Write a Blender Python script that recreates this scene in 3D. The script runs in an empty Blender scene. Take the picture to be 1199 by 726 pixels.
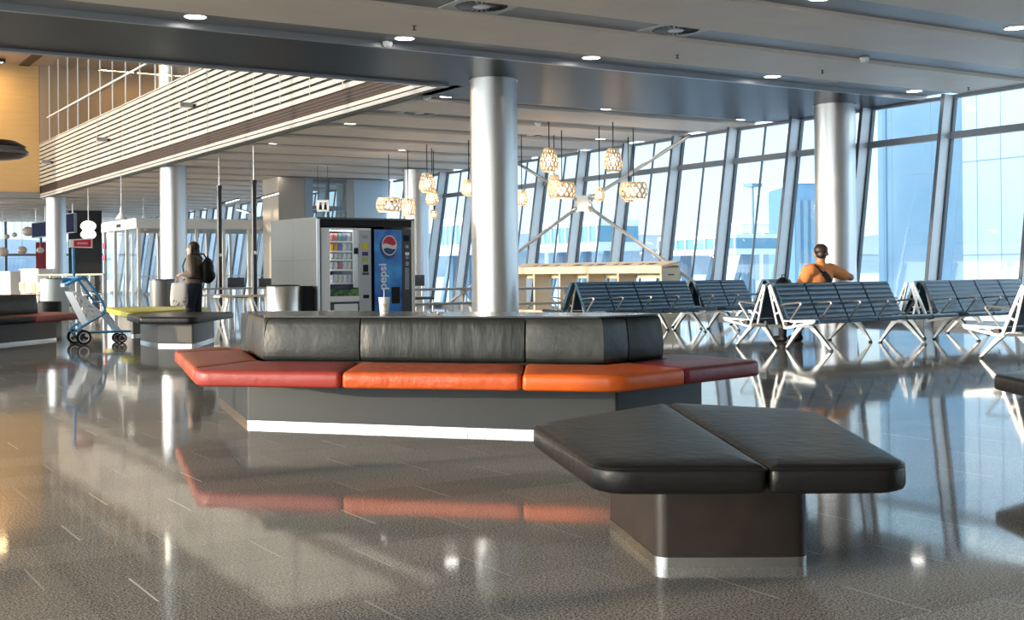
import bpy, bmesh, math, random
from mathutils import Vector, Matrix
random.seed(7)
sc = bpy.context.scene
C = sc.collection
PI = math.pi

# ------------------------------------------------------------------ calibration of the photograph's camera
H, FPX, HY, ROLL, YAW = 1.08, 1436.0, 318.3, 0.009, 0.555
RV = Vector((math.cos(YAW), -math.sin(YAW), 0)); FV = Vector((math.sin(YAW), math.cos(YAW), 0)); ZV = Vector((0, 0, 1))
OV = Vector((0, 0, H))
def ray(px, py):
    u, v = px-599.5, py-HY
    c, s = math.cos(ROLL), math.sin(ROLL)
    return RV*((c*u-s*v)/FPX) + FV - ZV*((s*u+c*v)/FPX)
def GZ(px, py, z=0.0):
    d = ray(px, py); return OV + d*((z-H)/d.z)
def GX(px, py, x):
    d = ray(px, py); return OV + d*(x/d.x)
def GY(px, py, y):
    d = ray(px, py); return OV + d*(y/d.y)
def GD(px, py, dd): return OV + ray(px, py)*dd

CEIL = 4.37
def fx(z): return 18.85 + 0.65*z/CEIL          # the leaning east glazing

# ------------------------------------------------------------------ materials
MATS = {}
def mat(name, col, rough=0.5, metal=0.0, spec=0.5, noise=None, bump=None, emit=None, coat=0.0, stretch=None):
    if name in MATS: return MATS[name]
    m = bpy.data.materials.new(name); m.use_nodes = True
    nt = m.node_tree; b = nt.nodes['Principled BSDF']
    b.inputs['Base Color'].default_value = (*col, 1)
    b.inputs['Roughness'].default_value = rough
    b.inputs['Metallic'].default_value = metal
    b.inputs['Specular IOR Level'].default_value = spec
    b.inputs['Coat Weight'].default_value = coat
    tc = None
    def coords(scale):
        nonlocal tc
        if tc is None: tc = nt.nodes.new('ShaderNodeTexCoord')
        mp = nt.nodes.new('ShaderNodeMapping'); nt.links.new(tc.outputs['Object'], mp.inputs['Vector'])
        if stretch: mp.inputs['Scale'].default_value = stretch
        n = nt.nodes.new('ShaderNodeTexNoise'); n.inputs['Scale'].default_value = scale; n.inputs['Detail'].default_value = 3
        nt.links.new(mp.outputs['Vector'], n.inputs['Vector'])
        return n
    if noise:
        sc_, col2, lo, hi = noise
        n = coords(sc_); r = nt.nodes.new('ShaderNodeValToRGB')
        r.color_ramp.elements[0].position = lo; r.color_ramp.elements[0].color = (*col, 1)
        r.color_ramp.elements[1].position = hi; r.color_ramp.elements[1].color = (*col2, 1)
        nt.links.new(n.outputs['Fac'], r.inputs['Fac']); nt.links.new(r.outputs['Color'], b.inputs['Base Color'])
    if bump:
        sc_, st = bump
        n = coords(sc_); bp = nt.nodes.new('ShaderNodeBump'); bp.inputs['Strength'].default_value = st; bp.inputs['Distance'].default_value = 0.02
        nt.links.new(n.outputs['Fac'], bp.inputs['Height']); nt.links.new(bp.outputs['Normal'], b.inputs['Normal'])
    if emit:
        b.inputs['Emission Color'].default_value = (*emit[0], 1); b.inputs['Emission Strength'].default_value = emit[1]
    MATS[name] = m
    return m

def glass_mat(name, tint, refl=1.0):
    if name in MATS: return MATS[name]
    m = bpy.data.materials.new(name); m.use_nodes = True; nt = m.node_tree; nt.nodes.clear()
    o = nt.nodes.new('ShaderNodeOutputMaterial'); t = nt.nodes.new('ShaderNodeBsdfTransparent'); g = nt.nodes.new('ShaderNodeBsdfGlossy')
    g.inputs['Roughness'].default_value = 0.02; t.inputs['Color'].default_value = (*tint, 1)
    lw = nt.nodes.new('ShaderNodeLayerWeight'); lw.inputs['Blend'].default_value = 0.5
    pw = nt.nodes.new('ShaderNodeMath'); pw.operation = 'POWER'; pw.inputs[1].default_value = 5; nt.links.new(lw.outputs['Facing'], pw.inputs[0])
    f = nt.nodes.new('ShaderNodeMath'); f.operation = 'MULTIPLY_ADD'; f.inputs[1].default_value = 0.9; f.inputs[2].default_value = 0.05; nt.links.new(pw.outputs[0], f.inputs[0])
    mx = nt.nodes.new('ShaderNodeMixShader')
    mul = nt.nodes.new('ShaderNodeMath'); mul.operation = 'MULTIPLY'; mul.inputs[1].default_value = refl
    nt.links.new(f.outputs[0], mul.inputs[0]); nt.links.new(mul.outputs[0], mx.inputs['Fac'])
    nt.links.new(t.outputs[0], mx.inputs[1]); nt.links.new(g.outputs[0], mx.inputs[2]); nt.links.new(mx.outputs[0], o.inputs['Surface'])
    MATS[name] = m
    return m

# ------------------------------------------------------------------ mesh building
class MB:
    def __init__(self, M=None): self.bm = bmesh.new(); self.M = M
    def v(self, p):
        p = Vector(p)
        return self.bm.verts.new(self.M @ p if self.M else p)
    def face(self, vs):
        try: return self.bm.faces.new(vs)
        except ValueError: return None
    def quad(self, a, b, c, d): self.face([self.v(a), self.v(b), self.v(c), self.v(d)]); return self
    def box(self, a, b, bev=0.0):
        x0, y0, z0 = a; x1, y1, z1 = b
        return self.hexa([(x0,y0,z0),(x1,y0,z0),(x1,y1,z0),(x0,y1,z0),(x0,y0,z1),(x1,y0,z1),(x1,y1,z1),(x0,y1,z1)], bev)
    def hexa(self, p, bev=0.0):
        vs = [self.v(q) for q in p]
        fs = [self.face([vs[i] for i in f]) for f in ((3,2,1,0),(4,5,6,7),(0,1,5,4),(1,2,6,5),(2,3,7,6),(3,0,4,7))]
        if bev:
            es = list({e for f in fs for e in f.edges})
            bmesh.ops.bevel(self.bm, geom=es, offset=bev, segments=2, affect='EDGES', profile=0.6)
        return self
    def bar(self, a, b, w, h, up=(0,0,1)):
        a, b = Vector(a), Vector(b); d = (b-a).normalized(); up = Vector(up)
        if abs(d.dot(up)) > 0.98: up = Vector((1,0,0))
        s = d.cross(up).normalized(); u = s.cross(d).normalized(); s *= w/2; u *= h/2
        return self.hexa([a-s-u, a+s-u, b+s-u, b-s-u, a-s+u, a+s+u, b+s+u, b-s+u])
    def loft(self, rings, closed=True, caps=True):
        R = [[self.v(p) for p in r] for r in rings]
        n = len(R[0])
        for a, b in zip(R, R[1:]):
            for i in range(n if closed else n-1):
                j = (i+1) % n
                self.face([a[i], a[j], b[j], b[i]])
        if caps:
            self.face(list(reversed(R[0]))); self.face(R[-1])
        return self
    def tube(self, pts, r, n=8, caps=True):
        pts = [Vector(p) for p in pts]; rs = r if isinstance(r, (list, tuple)) else [r]*len(pts)
        rings = []; prev = None
        for i, p in enumerate(pts):
            if i == 0: d = pts[1]-p
            elif i == len(pts)-1: d = p-pts[i-1]
            else: d = (pts[i+1]-p).normalized() + (p-pts[i-1]).normalized()
            d.normalize()
            if prev is None:
                a = Vector((0,0,1)) if abs(d.z) < 0.9 else Vector((1,0,0))
                s = d.cross(a).normalized()
            else:
                s = (prev - d*prev.dot(d)).normalized()
            prev = s; t = d.cross(s)
            rings.append([p + (s*math.cos(2*PI*k/n) + t*math.sin(2*PI*k/n))*rs[i] for k in range(n)])
        self.loft(rings, True, caps); return self
    def lathe(self, prof, c=(0,0,0), n=24, caps=True):
        rings = [[(c[0]+r*math.cos(2*PI*k/n), c[1]+r*math.sin(2*PI*k/n), c[2]+z) for k in range(n)] for r, z in prof]
        self.loft(rings, True, caps); return self
    def prism(self, poly, z0, z1, bev=0.0):
        self.loft([[(x, y, z0) for x, y in poly], [(x, y, z1) for x, y in poly]]); return self
    def sphere(self, c, r, seg=16, rings=10):
        rx, ry, rz = r if isinstance(r, (tuple, list)) else (r, r, r)
        prof = []
        R = []
        for i in range(1, rings):
            a = -PI/2 + PI*i/rings
            R.append([(c[0]+rx*math.cos(a)*math.cos(2*PI*k/seg), c[1]+ry*math.cos(a)*math.sin(2*PI*k/seg), c[2]+rz*math.sin(a)) for k in range(seg)])
        self.loft(R, True, True); return self
    def build(self, name, m, parent=None, smooth=35, loc=None):
        bmesh.ops.remove_doubles(self.bm, verts=self.bm.verts, dist=1e-5)
        bmesh.ops.recalc_face_normals(self.bm, faces=self.bm.faces)
        me = bpy.data.meshes.new(name); self.bm.to_mesh(me); self.bm.free()
        if smooth:
            for p in me.polygons: p.use_smooth = True
            me.set_sharp_from_angle(angle=math.radians(smooth))
        for mm in (m if isinstance(m, (list, tuple)) else [m]): me.materials.append(mm)
        o = bpy.data.objects.new(name, me); C.objects.link(o)
        if parent: o.parent = parent
        if loc: o.location = loc
        return o

def empty(name, loc=(0,0,0), rz=0.0, parent=None):
    o = bpy.data.objects.new(name, None); C.objects.link(o); o.location = loc; o.rotation_euler = (0,0,rz)
    o.empty_display_size = 0.1
    if parent: o.parent = parent
    return o
def tag(o, label, cat, group=None):
    o['label'] = label; o['category'] = cat
    if group: o['group'] = group
    return o
def thing(name, label, cat, loc=(0,0,0), rz=0.0, group=None): return tag(empty(name, loc, rz), label, cat, group)
def struct(o, label=None):
    o['kind'] = 'structure'
    if label: o['label'] = label
    return o

def rounded(poly, radii, n=7):
    """rounded outline, counter-clockwise"""
    out = []; N = len(poly)
    for i in range(N):
        p = Vector(poly[i]); a = (Vector(poly[i-1])-p); b = (Vector(poly[(i+1) % N])-p)
        r = radii[i] if isinstance(radii, (list, tuple)) else radii
        if r <= 1e-4: out.append(p); continue
        la, lb = a.length, b.length; a.normalize(); b.normalize()
        ang = a.angle(b); t = min(r/math.tan(ang/2), la*0.48, lb*0.48); rr = t*math.tan(ang/2)
        c = p + (a+b).normalized()*(rr/math.sin(ang/2))
        s = p+a*t-c; e = p+b*t-c
        a0 = math.atan2(s.y, s.x); a1 = math.atan2(e.y, e.x); da = (a1-a0+PI) % (2*PI) - PI
        for k in range(n+1): out.append(c + Vector((math.cos(a0+da*k/n), math.sin(a0+da*k/n)))*rr)
    return out
def offset(pts, d):
    """inset a counter-clockwise outline by d"""
    N = len(pts); out = []
    for i in range(N):
        e0 = (pts[i]-pts[i-1]); e1 = (pts[(i+1) % N]-pts[i])
        if e0.length < 1e-9: e0 = e1
        if e1.length < 1e-9: e1 = e0
        n0 = Vector((-e0.y, e0.x)).normalized(); n1 = Vector((-e1.y, e1.x)).normalized()
        m = (n0+n1); m = m/max(0.35, m.dot(n0)) if m.length > 1e-6 else n0
        out.append(pts[i]+m*d)
    return out
def ccw(poly):
    a = sum(poly[i-1][0]*poly[i][1]-poly[i][0]*poly[i-1][1] for i in range(len(poly)))
    return list(poly) if a > 0 else list(reversed(poly))
def densify(pts, step=0.12):
    out = []
    for i in range(len(pts)):
        a, b = pts[i], pts[(i+1) % len(pts)]; k = max(1, int((b-a).length/step))
        for j in range(k): out.append(a+(b-a)*j/k)
    return out
def cushion(poly, z0, z1, radii=0.12, edge=0.03, crown=0.008):
    """upholstered pad: rounded outline, rolled edges, slightly crowned top"""
    rl = list(radii) if isinstance(radii, (list, tuple)) else [radii]*len(poly)
    rl = [max(r, edge*1.08) if r > 0.002 else r for r in rl]
    pts = densify(rounded(poly, rl))
    e = edge; mb = MB()
    rings = []
    for ins, z in ((0.03, z0), (0.006, z0+0.008), (0, z0+0.02), (0, z1-e), (e*0.12, z1-e*0.5), (e*0.45, z1-e*0.14), (e, z1)):
        rings.append([(p.x, p.y, z) for p in offset(pts, ins)])
    c = sum(pts, Vector((0,0)))/len(pts); base = offset(pts, e)
    for f, h in ((0.85, 0.55), (0.6, 0.9), (0.3, 1.0), (0.1, 1.0)):
        rings.append([(c.x+(p.x-c.x)*f, c.y+(p.y-c.y)*f, z1+crown*h) for p in base])
    mb.loft(rings, True, False); n = len(base)
    lo = [mb.v(p) for p in rings[0]]; mb.face(list(reversed(lo)))
    hi = [mb.v(p) for p in rings[-1]]; m = mb.v((c.x,c.y,z1+crown))
    for i in range(n): mb.face([hi[i], hi[(i+1) % n], m])
    return mb
def piping(poly, z, radii, r=0.005, ins=-0.001):
    pts = densify(rounded(poly, radii), 0.3); pts = offset(pts, ins); mb = MB()
    P = [(p.x, p.y, z) for p in pts]; n = 6
    rings = []
    N = len(P)
    for i in range(N):
        d = Vector(P[(i+1) % N])-Vector(P[i-1]); d.normalize(); s = Vector((d.y, -d.x, 0))
        rings.append([Vector(P[i])+s*(r*math.cos(2*PI*k/n))+ZV*(r*math.sin(2*PI*k/n)) for k in range(n)])
    rings.append(rings[0]); mb.loft(rings, True, False); return mb

def text_mesh(body, size, M, name, m, parent, ext=0.002, bold=0.0, align='CENTER'):
    cu = bpy.data.curves.new('t', 'FONT'); cu.body = body; cu.size = size; cu.extrude = ext; cu.offset = bold
    cu.align_x = align; cu.align_y = 'CENTER'; cu.resolution_u = 4
    o = bpy.data.objects.new('t', cu); C.objects.link(o); bpy.context.view_layer.update()
    me = bpy.data.meshes.new_from_object(o.evaluated_get(bpy.context.evaluated_depsgraph_get()))
    bpy.data.objects.remove(o); bpy.data.curves.remove(cu)
    me.transform(M); me.materials.clear(); me.materials.append(m); me.name = name
    r = bpy.data.objects.new(name, me); C.objects.link(r); r.parent = parent
    return r

# ------------------------------------------------------------------ palette
M_tan = mat('ceiling_tan', (0.72,0.61,0.50), 0.55, noise=(1.3,(0.77,0.655,0.54),0.35,0.7))
M_recess = mat('ceiling_recess', (0.21,0.215,0.225), 0.4)
M_gap = mat('dark_gap', (0.02,0.022,0.027), 0.6)
M_soffit = mat('soffit_black', (0.014,0.018,0.026), 0.36, spec=0.12, noise=(2.0,(0.019,0.024,0.033),0.3,0.7))
M_trimgrey = mat('trim_grey', (0.30,0.31,0.33), 0.35, 0.3)
M_col = mat('column_paint', (0.58,0.58,0.585), 0.33, 0.88, noise=(1.2,(0.63,0.625,0.62),0.35,0.65), stretch=(1,1,0.15))
M_alu = mat('anodised_aluminium', (0.60,0.575,0.54), 0.3, 0.85)
M_steel = mat('brushed_steel', (0.62,0.60,0.57), 0.28, 0.9, bump=(60,0.05), stretch=(1,1,0.05))
M_chrome = mat('polished_kick', (0.52,0.52,0.51), 0.24, 1.0)
M_fin = mat('fin_white', (0.90,0.92,0.94), 0.4)
M_mull = mat('mullion_dark', (0.10,0.115,0.14), 0.4)
M_trans = mat('transom_grey', (0.20,0.22,0.25), 0.4)
M_blk = mat('black_leather', (0.009,0.0092,0.010), 0.36, spec=0.26, bump=(14,0.22))
M_blk2 = mat('seat_leather_sky_tint', (0.030,0.090,0.165), 0.27, spec=0.8, bump=(30,0.08))  # black seats, with the blue sky reflection worked into the base colour
M_grylea = mat('charcoal_leather', (0.018,0.022,0.0215), 0.40, spec=0.38, noise=(5,(0.027,0.031,0.030),0.3,0.7), bump=(9,0.35))
M_grylea2 = mat('olive_leather', (0.045,0.043,0.035), 0.42, spec=0.4, bump=(9,0.3))
M_red = mat('red_leather', (0.36,0.045,0.035), 0.40, bump=(12,0.3))
M_rust = mat('rust_leather', (0.40,0.075,0.024), 0.40, bump=(12,0.3))
M_rust2 = mat('brown_red_leather', (0.33,0.060,0.025), 0.40, bump=(12,0.3))
M_orange = mat('orange_leather', (0.58,0.10,0.022), 0.38, bump=(9,0.75))
M_orange2 = mat('bright_orange_leather', (0.70,0.12,0.012), 0.38, bump=(12,0.25))
M_maroon = mat('maroon_leather', (0.19,0.018,0.032), 0.38, bump=(12,0.3))
M_yellow = mat('yellow_leather', (0.55,0.50,0.03), 0.42, bump=(12,0.3))
M_base = mat('grey_laminate', (0.025,0.029,0.031), 0.45, spec=0.35)
M_baseb = mat('brown_laminate', (0.017,0.013,0.0115), 0.40, spec=0.35, noise=(9,(0.028,0.021,0.018),0.3,0.7))
M_lid = mat('black_lid', (0.012,0.012,0.013), 0.20, spec=0.32, noise=(6,(0.024,0.023,0.022),0.3,0.75), stretch=(0.4,2,1))
M_black = mat('black_plastic', (0.007,0.007,0.008), 0.5, spec=0.25)
M_dark = mat('dark_plastic', (0.035,0.037,0.042), 0.4)
M_white = mat('white_plastic', (0.80,0.80,0.80), 0.45)
M_wood = mat('birch', (0.72,0.56,0.37), 0.5, noise=(4,(0.78,0.63,0.44),0.3,0.7), stretch=(8,1,8))
M_woodlamp = mat('lamp_wood', (0.85,0.66,0.45), 0.5)
M_woodwall = mat('wall_veneer', (0.62,0.42,0.20), 0.5, noise=(3,(0.68,0.47,0.23),0.3,0.7), stretch=(0.2,1,3))
M_upper = mat('upper_wall', (0.45,0.36,0.28), 0.45)
M_louver = mat('louver_white', (0.43,0.42,0.40), 0.45)
M_louvback = mat('louver_back', (0.16,0.15,0.13), 0.6)
M_brown = mat('brown_band', (0.045,0.026,0.02), 0.6, spec=0.2)
M_bulb = mat('bulb_glow', (1,0.93,0.8), 0.5, emit=((1.0,0.88,0.70), 20.0))
M_down = mat('downlight_glow', (1,1,1), 0.5, emit=((1.0,0.95,0.88), 14.0))
M_led = mat('led_bar_glow', (1,1,1), 0.5, emit=((1.0,0.97,0.95), 6.0))
M_wash = mat('wall_wash_glow', (1,0.8,0.5), 0.5, emit=((1.0,0.66,0.30), 140.0))
M_glass = glass_mat('window_glass', (0.50,0.585,0.62))
M_wglass = glass_mat('west_glass', (0.93,0.95,0.95), 0.5)
M_clear = glass_mat('clear_glass', (0.95,0.97,0.97), 0.8)
M_rail = glass_mat('rail_glass', (0.93,0.95,0.95), 0.5)
M_smoke = glass_mat('grey_glass', (0.55,0.58,0.60), 0.9)
M_snow = mat('snow', (0.88,0.90,0.93), 0.9, noise=(0.05,(0.80,0.84,0.90),0.3,0.7))
M_blue = mat('cart_blue', (0.05,0.28,0.55), 0.35)
M_navy = mat('navy_screen', (0.012,0.014,0.055), 0.7, spec=0.1)
M_redsign = mat('sign_red', (0.62,0.02,0.04), 0.45)
M_cardwhite = mat('card_white', (0.85,0.84,0.83), 0.6)
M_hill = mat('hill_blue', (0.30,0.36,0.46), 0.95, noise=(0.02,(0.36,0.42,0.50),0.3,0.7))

# ------------------------------------------------------------------ floor
def floor_material():
    m = bpy.data.materials.new('terrazzo_floor'); m.use_nodes = True; nt = m.node_tree; N = nt.nodes; L = nt.links
    b = N['Principled BSDF']
    def nd(t, **k):
        n = N.new(t)
        for a, v in k.items(): setattr(n, a, v)
        return n
    def math_(op, a, bv=None):
        n = nd('ShaderNodeMath', operation=op)
        for i, x in enumerate((a, bv)):
            if x is None: continue
            if isinstance(x, (int, float)): n.inputs[i].default_value = x
            else: L.new(x, n.inputs[i])
        return n.outputs[0]
    tc = nd('ShaderNodeTexCoord'); sp = nd('ShaderNodeSeparateXYZ'); L.new(tc.outputs['Object'], sp.inputs[0])
    X, Y = sp.outputs['X'], sp.outputs['Y']
    row = math_('FLOOR', math_('DIVIDE', Y, 0.37))
    xo = math_('ADD', math_('DIVIDE', X, 0.86), math_('MULTIPLY', row, 0.335))
    fxx = math_('FRACT', xo); fyy = math_('FRACT', math_('DIVIDE', Y, 0.37))
    head = math_('LESS_THAN', fxx, 0.009)
    bed = math_('LESS_THAN', fyy, 0.012)
    cell = nd('ShaderNodeCombineXYZ'); L.new(math_('FLOOR', xo), cell.inputs[0]); L.new(row, cell.inputs[1])
    wn = nd('ShaderNodeTexWhiteNoise', noise_dimensions='2D'); L.new(cell.outputs[0], wn.inputs['Vector'])
    vor = nd('ShaderNodeTexNoise'); vor.inputs['Scale'].default_value = 120; vor.inputs['Detail'].default_value = 2; vor.inputs['Roughness'].default_value = 0.8
    L.new(tc.outputs['Object'], vor.inputs['Vector'])
    ramp = nd('ShaderNodeValToRGB'); e = ramp.color_ramp.elements
    e[0].position = 0.40; e[0].color = (0.07,0.068,0.064,1); e[1].position = 0.62; e[1].color = (0.58,0.56,0.52,1)
    k = e.new(0.5); k.color = (0.31,0.30,0.28,1)
    L.new(vor.outputs['Fac'], ramp.inputs['Fac'])
    tint = nd('ShaderNodeMix', data_type='RGBA', blend_type='MULTIPLY'); tint.inputs[0].default_value = 1.0
    L.new(ramp.outputs['Color'], tint.inputs[6])
    mr = nd('ShaderNodeMapRange'); mr.inputs['To Min'].default_value = 0.86; mr.inputs['To Max'].default_value = 1.12
    L.new(wn.outputs['Value'], mr.inputs['Value']); L.new(mr.outputs[0], tint.inputs[7])
    mx1 = nd('ShaderNodeMix', data_type='RGBA'); L.new(math_('MULTIPLY', bed, 0.5), mx1.inputs[0]); L.new(tint.outputs[2], mx1.inputs[6]); mx1.inputs[7].default_value = (0.09,0.088,0.08,1)
    # the head joints are bright, some brighter than others
    wn2 = nd('ShaderNodeTexWhiteNoise', noise_dimensions='3D'); ad = nd('ShaderNodeVectorMath', operation='ADD'); ad.inputs[1].default_value = (7.3,2.1,5.5); L.new(cell.outputs[0], ad.inputs[0]); L.new(ad.outputs[0], wn2.inputs['Vector'])
    hv = math_('MULTIPLY', head, math_('POWER', wn2.outputs['Value'], 0.8))
    mx2 = nd('ShaderNodeMix', data_type='RGBA'); L.new(hv, mx2.inputs[0]); L.new(mx1.outputs[2], mx2.inputs[6]); mx2.inputs[7].default_value = (0.85,0.82,0.76,1)
    L.new(mx2.outputs[2], b.inputs['Base Color'])
    b.inputs['Roughness'].default_value = 0.055; b.inputs['IOR'].default_value = 1.32
    big = nd('ShaderNodeTexNoise'); big.inputs['Scale'].default_value = 2.2; big.inputs['Detail'].default_value = 1; L.new(tc.outputs['Object'], big.inputs['Vector'])
    bp = nd('ShaderNodeBump'); bp.inputs['Strength'].default_value = 0.035; bp.inputs['Distance'].default_value = 0.02
    L.new(big.outputs['Fac'], bp.inputs['Height']); L.new(bp.outputs['Normal'], b.inputs['Normal'])
    return m
FL = floor_material()
struct(MB().box((-9.3,-8.6,-0.25), (18.85,79.0,0.0)).build('floor', FL, smooth=0))

# ------------------------------------------------------------------ ceiling: tan panels with recessed grey strips
ceil_root = struct(empty('ceiling', (0,0,CEIL)))
def ceil_part(name, a, b, m):
    return MB().box(a, b).build(name, m, ceil_root, smooth=0)
STR_NEAR = [(15.23,16.05)] + [(15.23-2.36*k-0.0, 16.05-2.36*k) for k in range(1,11)]
XW = -9.0
for i, (y0, y1) in enumerate(STR_NEAR):
    ceil_part('recess_strip', (XW,y0-0.02,0.06), (fx(CEIL)-0.0,y1+0.02,0.12), M_recess)
    nxt = STR_NEAR[i+1][1] if i+1 < len(STR_NEAR) else -8.6
    ceil_part('panel', (XW,nxt,0.0), (fx(CEIL),y0,0.14), M_tan)
# the dark soffit across the hall; narrower beside the atrium
BX = 10.35
ceil_part('dark_soffit', (XW,16.10,-0.02), (BX,18.72,0.14), M_soffit)
ceil_part('dark_soffit', (BX,16.10,-0.02), (fx(CEIL),20.05,0.14), M_soffit)
ceil_part('soffit_edge', (XW,16.03,-0.03), (fx(CEIL),16.10,0.14), M_trimgrey)
ceil_part('soffit_edge', (XW,18.72,-0.06), (BX,18.86,0.60), M_trimgrey)
STR_FAR = [(20.05+2.36*k, 20.85+2.36*k) for k in range(0,25)]
for i, (y0, y1) in enumerate(STR_FAR):
    xw = BX+0.3 if y0 < 54.2 else XW
    ceil_part('recess_strip', (xw,y0-0.02,0.06), (fx(CEIL),y1+0.02,0.12), M_recess)
    ceil_part('panel', (xw,y1,0.0), (fx(CEIL),y1+1.56,0.14), M_tan)
ceil_part('roof_slab', (XW,-8.6,0.14), (fx(CEIL)+0.2,18.8,0.6), M_recess)
ceil_part('roof_slab', (BX+0.3,18.8,0.14), (fx(CEIL)+0.2,79,0.6), M_recess)
ceil_part('roof_slab', (XW,54.4,0.14), (BX+0.3,79,0.6), M_recess)
# atrium roof, wall over the soffit
ceil_part('atrium_ceiling', (XW,18.72,5.55), (19.6,56,5.75), mat('atrium_ceiling_paint', (0.42,0.34,0.27), 0.4))
ceil_part('atrium_slot', (9.55,18.9,5.50), (9.95,54.3,5.56), mat('slot_brown', (0.06,0.03,0.025), 0.5))
struct(MB().box((XW,18.5,CEIL+0.6), (19.6,18.72,9.95)).build('wall_atrium_south', M_recess, smooth=0))

# walls
struct(MB().box((-9.3,-8.9,0), (19.4,-8.6,5.0)).build('wall_south', mat('wall_paint', (0.45,0.44,0.42), 0.6), smooth=0))
struct(MB().box((XW,54.3,CEIL), (BX-0.02,54.6,9.92)).build('wall_veneer', M_woodwall, smooth=0))
struct(MB().box((XW,54.22,CEIL-0.02), (BX-0.02,54.3,CEIL+0.22)).build('trim_1', M_trimgrey, smooth=0))
struct(MB().box((15.2,20.0,CEIL+0.6), (15.4,54.3,9.92)).build('wall_upper', M_upper, smooth=0))
struct(MB().box((BX,54.3,CEIL+0.6), (15.4,54.6,9.92)).build('wall_upper_north', M_upper, smooth=0))
struct(MB().box((19.4,18.72,CEIL+0.6), (19.6,56,9.92)).build('wall_upper_east', M_upper, smooth=0))

# structural columns
def column(x, y, top, label, band=None, r=0.4):
    o = MB().lathe([(r,0.0),(r,top)], (x,y,0), 48).build('column', M_col)
    struct(o, label); MB().lathe([(r+0.012,0),(r+0.012,0.12)], (x,y,0), 48).build('base_ring', M_alu, o)
    MB().lathe([(r+0.014,top-0.03),(r+0.014,top-0.012)], (x,y,0), 48).build('top_ring', M_alu, o)
    return o
column(10.76,17.9,CEIL-0.02,'large pale round column rising behind the grey and orange bench')
column(18.40,17.4,CEIL-0.02,'round column behind the seated person, close to the glazing')
column(11.0,37.4,9.9,'white round column right behind the standing person')
column(10.85,53.7,CEIL,'distant round column below the far end of the slatted balcony')
column(18.1,35.0,CEIL,'round column at the glazing, right of the drinks machine')

# ------------------------------------------------------------------ east glazing: one window per bay, leaning outwards
def fp(y, z, off=0.0): return (fx(z)-off, y, z)
def slab(mb, y0, y1, z0, z1, o0, o1):
    mb.hexa([fp(y0,z0,o1), fp(y0,z0,o0), fp(y1,z0,o0), fp(y1,z0,o1), fp(y0,z1,o1), fp(y0,z1,o0), fp(y1,z1,o0), fp(y1,z1,o1)]); return mb
wn = 0
def window_bay(y0, y1, fin=True):
    global wn
    wn += 1
    w = struct(empty('window_%d' % wn, (fx(0),y0,0)))
    w.matrix_world = Matrix.Identity(4); w.location = (0,0,0)
    slab(slab(slab(MB(), y0-0.06,y0+0.06,0,CEIL,-0.03,0.05), y0-0.035,y0+0.035,0,CEIL,0.32,0.335), y0-0.012,y0+0.012,0,CEIL,0.05,0.052).build('mullion', M_mull, w, smooth=0)
    slab(MB(), y0-0.018,y0+0.018,0.0,CEIL,0.053,0.319).build('fin', M_fin, w, smooth=0)
    slab(MB(), y0+0.061,y1-0.061,3.52,3.65,-0.02,0.12).build('transom', M_trans, w, smooth=0)
    slab(MB(), y0+0.061,y1-0.061,0,0.12,-0.02,0.10).build('sill', M_mull, w, smooth=0)
    slab(MB(), y0+0.061,y1-0.061,4.30,CEIL,-0.02,0.08).build('head', M_trans, w, smooth=0)
    ym = (y0+y1)/2+0.1
    wide = y0 < 17.0
    if not wide:
        slab(MB(), ym-0.011,ym+0.011,0.121,3.519,-0.02,0.03).build('glazing_bar', M_mull, w, smooth=0)
        slab(MB(), ym-0.011,ym+0.011,3.651,4.299,-0.02,0.03).build('glazing_bar', M_mull, w, smooth=0)
    for a, b in (((y0+0.062,y1-0.062),) if wide else ((y0+0.062,ym-0.015),(ym+0.015,y1-0.062))):
        for z0, z1 in ((0.121,3.519),(3.651,4.299)):
            MB().quad(fp(a,z0,0.0), fp(b,z0,0.0), fp(b,z1,0.0), fp(a,z1,0.0)).build('pane', M_glass, w, smooth=0)
Yk = [15.4+2.0*k for k in range(-12,13)]
for y in Yk[:-1]: window_bay(y, y+2.0)
for y in [41.4+2.0*k for k in range(0,18)]: window_bay(y, y+2.0)

# glazed lobby standing into the hall from the east glazing
lob = struct(empty('wall_lobby'))
lx0, lx1, ly = 15.2, 18.9, 39.5
MB().box((lx0,ly,0), (lx0+0.95,ly+1.5,CEIL)).build('pier', mat('lobby_tan', (0.42,0.36,0.30), 0.5), lob, smooth=0)
MB().box((17.72,ly,0), (17.98,ly+0.3,CEIL)).build('post', mat('post_tan', (0.40,0.37,0.33), 0.5), lob, smooth=0)
for a, b in ((lx0+0.96,lx0+1.25),):
    MB().box((a,ly,0), (b,ly+0.15,CEIL)).build('post', mat('lobby_blue', (0.30,0.38,0.46), 0.35), lob, smooth=0)
MB().box((17.0,ly,0), (17.06,ly+0.1,CEIL)).build('post', M_mull, lob, smooth=0)
for z in (0.0,3.3,CEIL-0.15): MB().box((lx0+1.25,ly+0.02,z), (17.72,ly+0.12,z+0.12)).build('rail', M_trans, lob, smooth=0)
MB().quad((lx0+1.26,ly+0.05,0.12), (16.99,ly+0.05,0.12), (16.99,ly+0.05,4.2), (lx0+1.26,ly+0.05,4.2)).build('pane', M_glass, lob, smooth=0)
MB().quad((17.07,ly+0.05,0.12), (17.71,ly+0.05,0.12), (17.71,ly+0.05,4.2), (17.07,ly+0.05,4.2)).build('pane', M_glass, lob, smooth=0)
MB().hexa([(17.99,ly,0),(18.84,ly,0),(18.84,ly+1.5,0),(17.99,ly+1.5,0),(17.99,ly,CEIL),(19.45,ly,CEIL),(19.45,ly+1.5,CEIL),(17.99,ly+1.5,CEIL)]).build('panel', mat('lobby_panel', (0.46,0.56,0.64), 0.3), lob, smooth=0)

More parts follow.
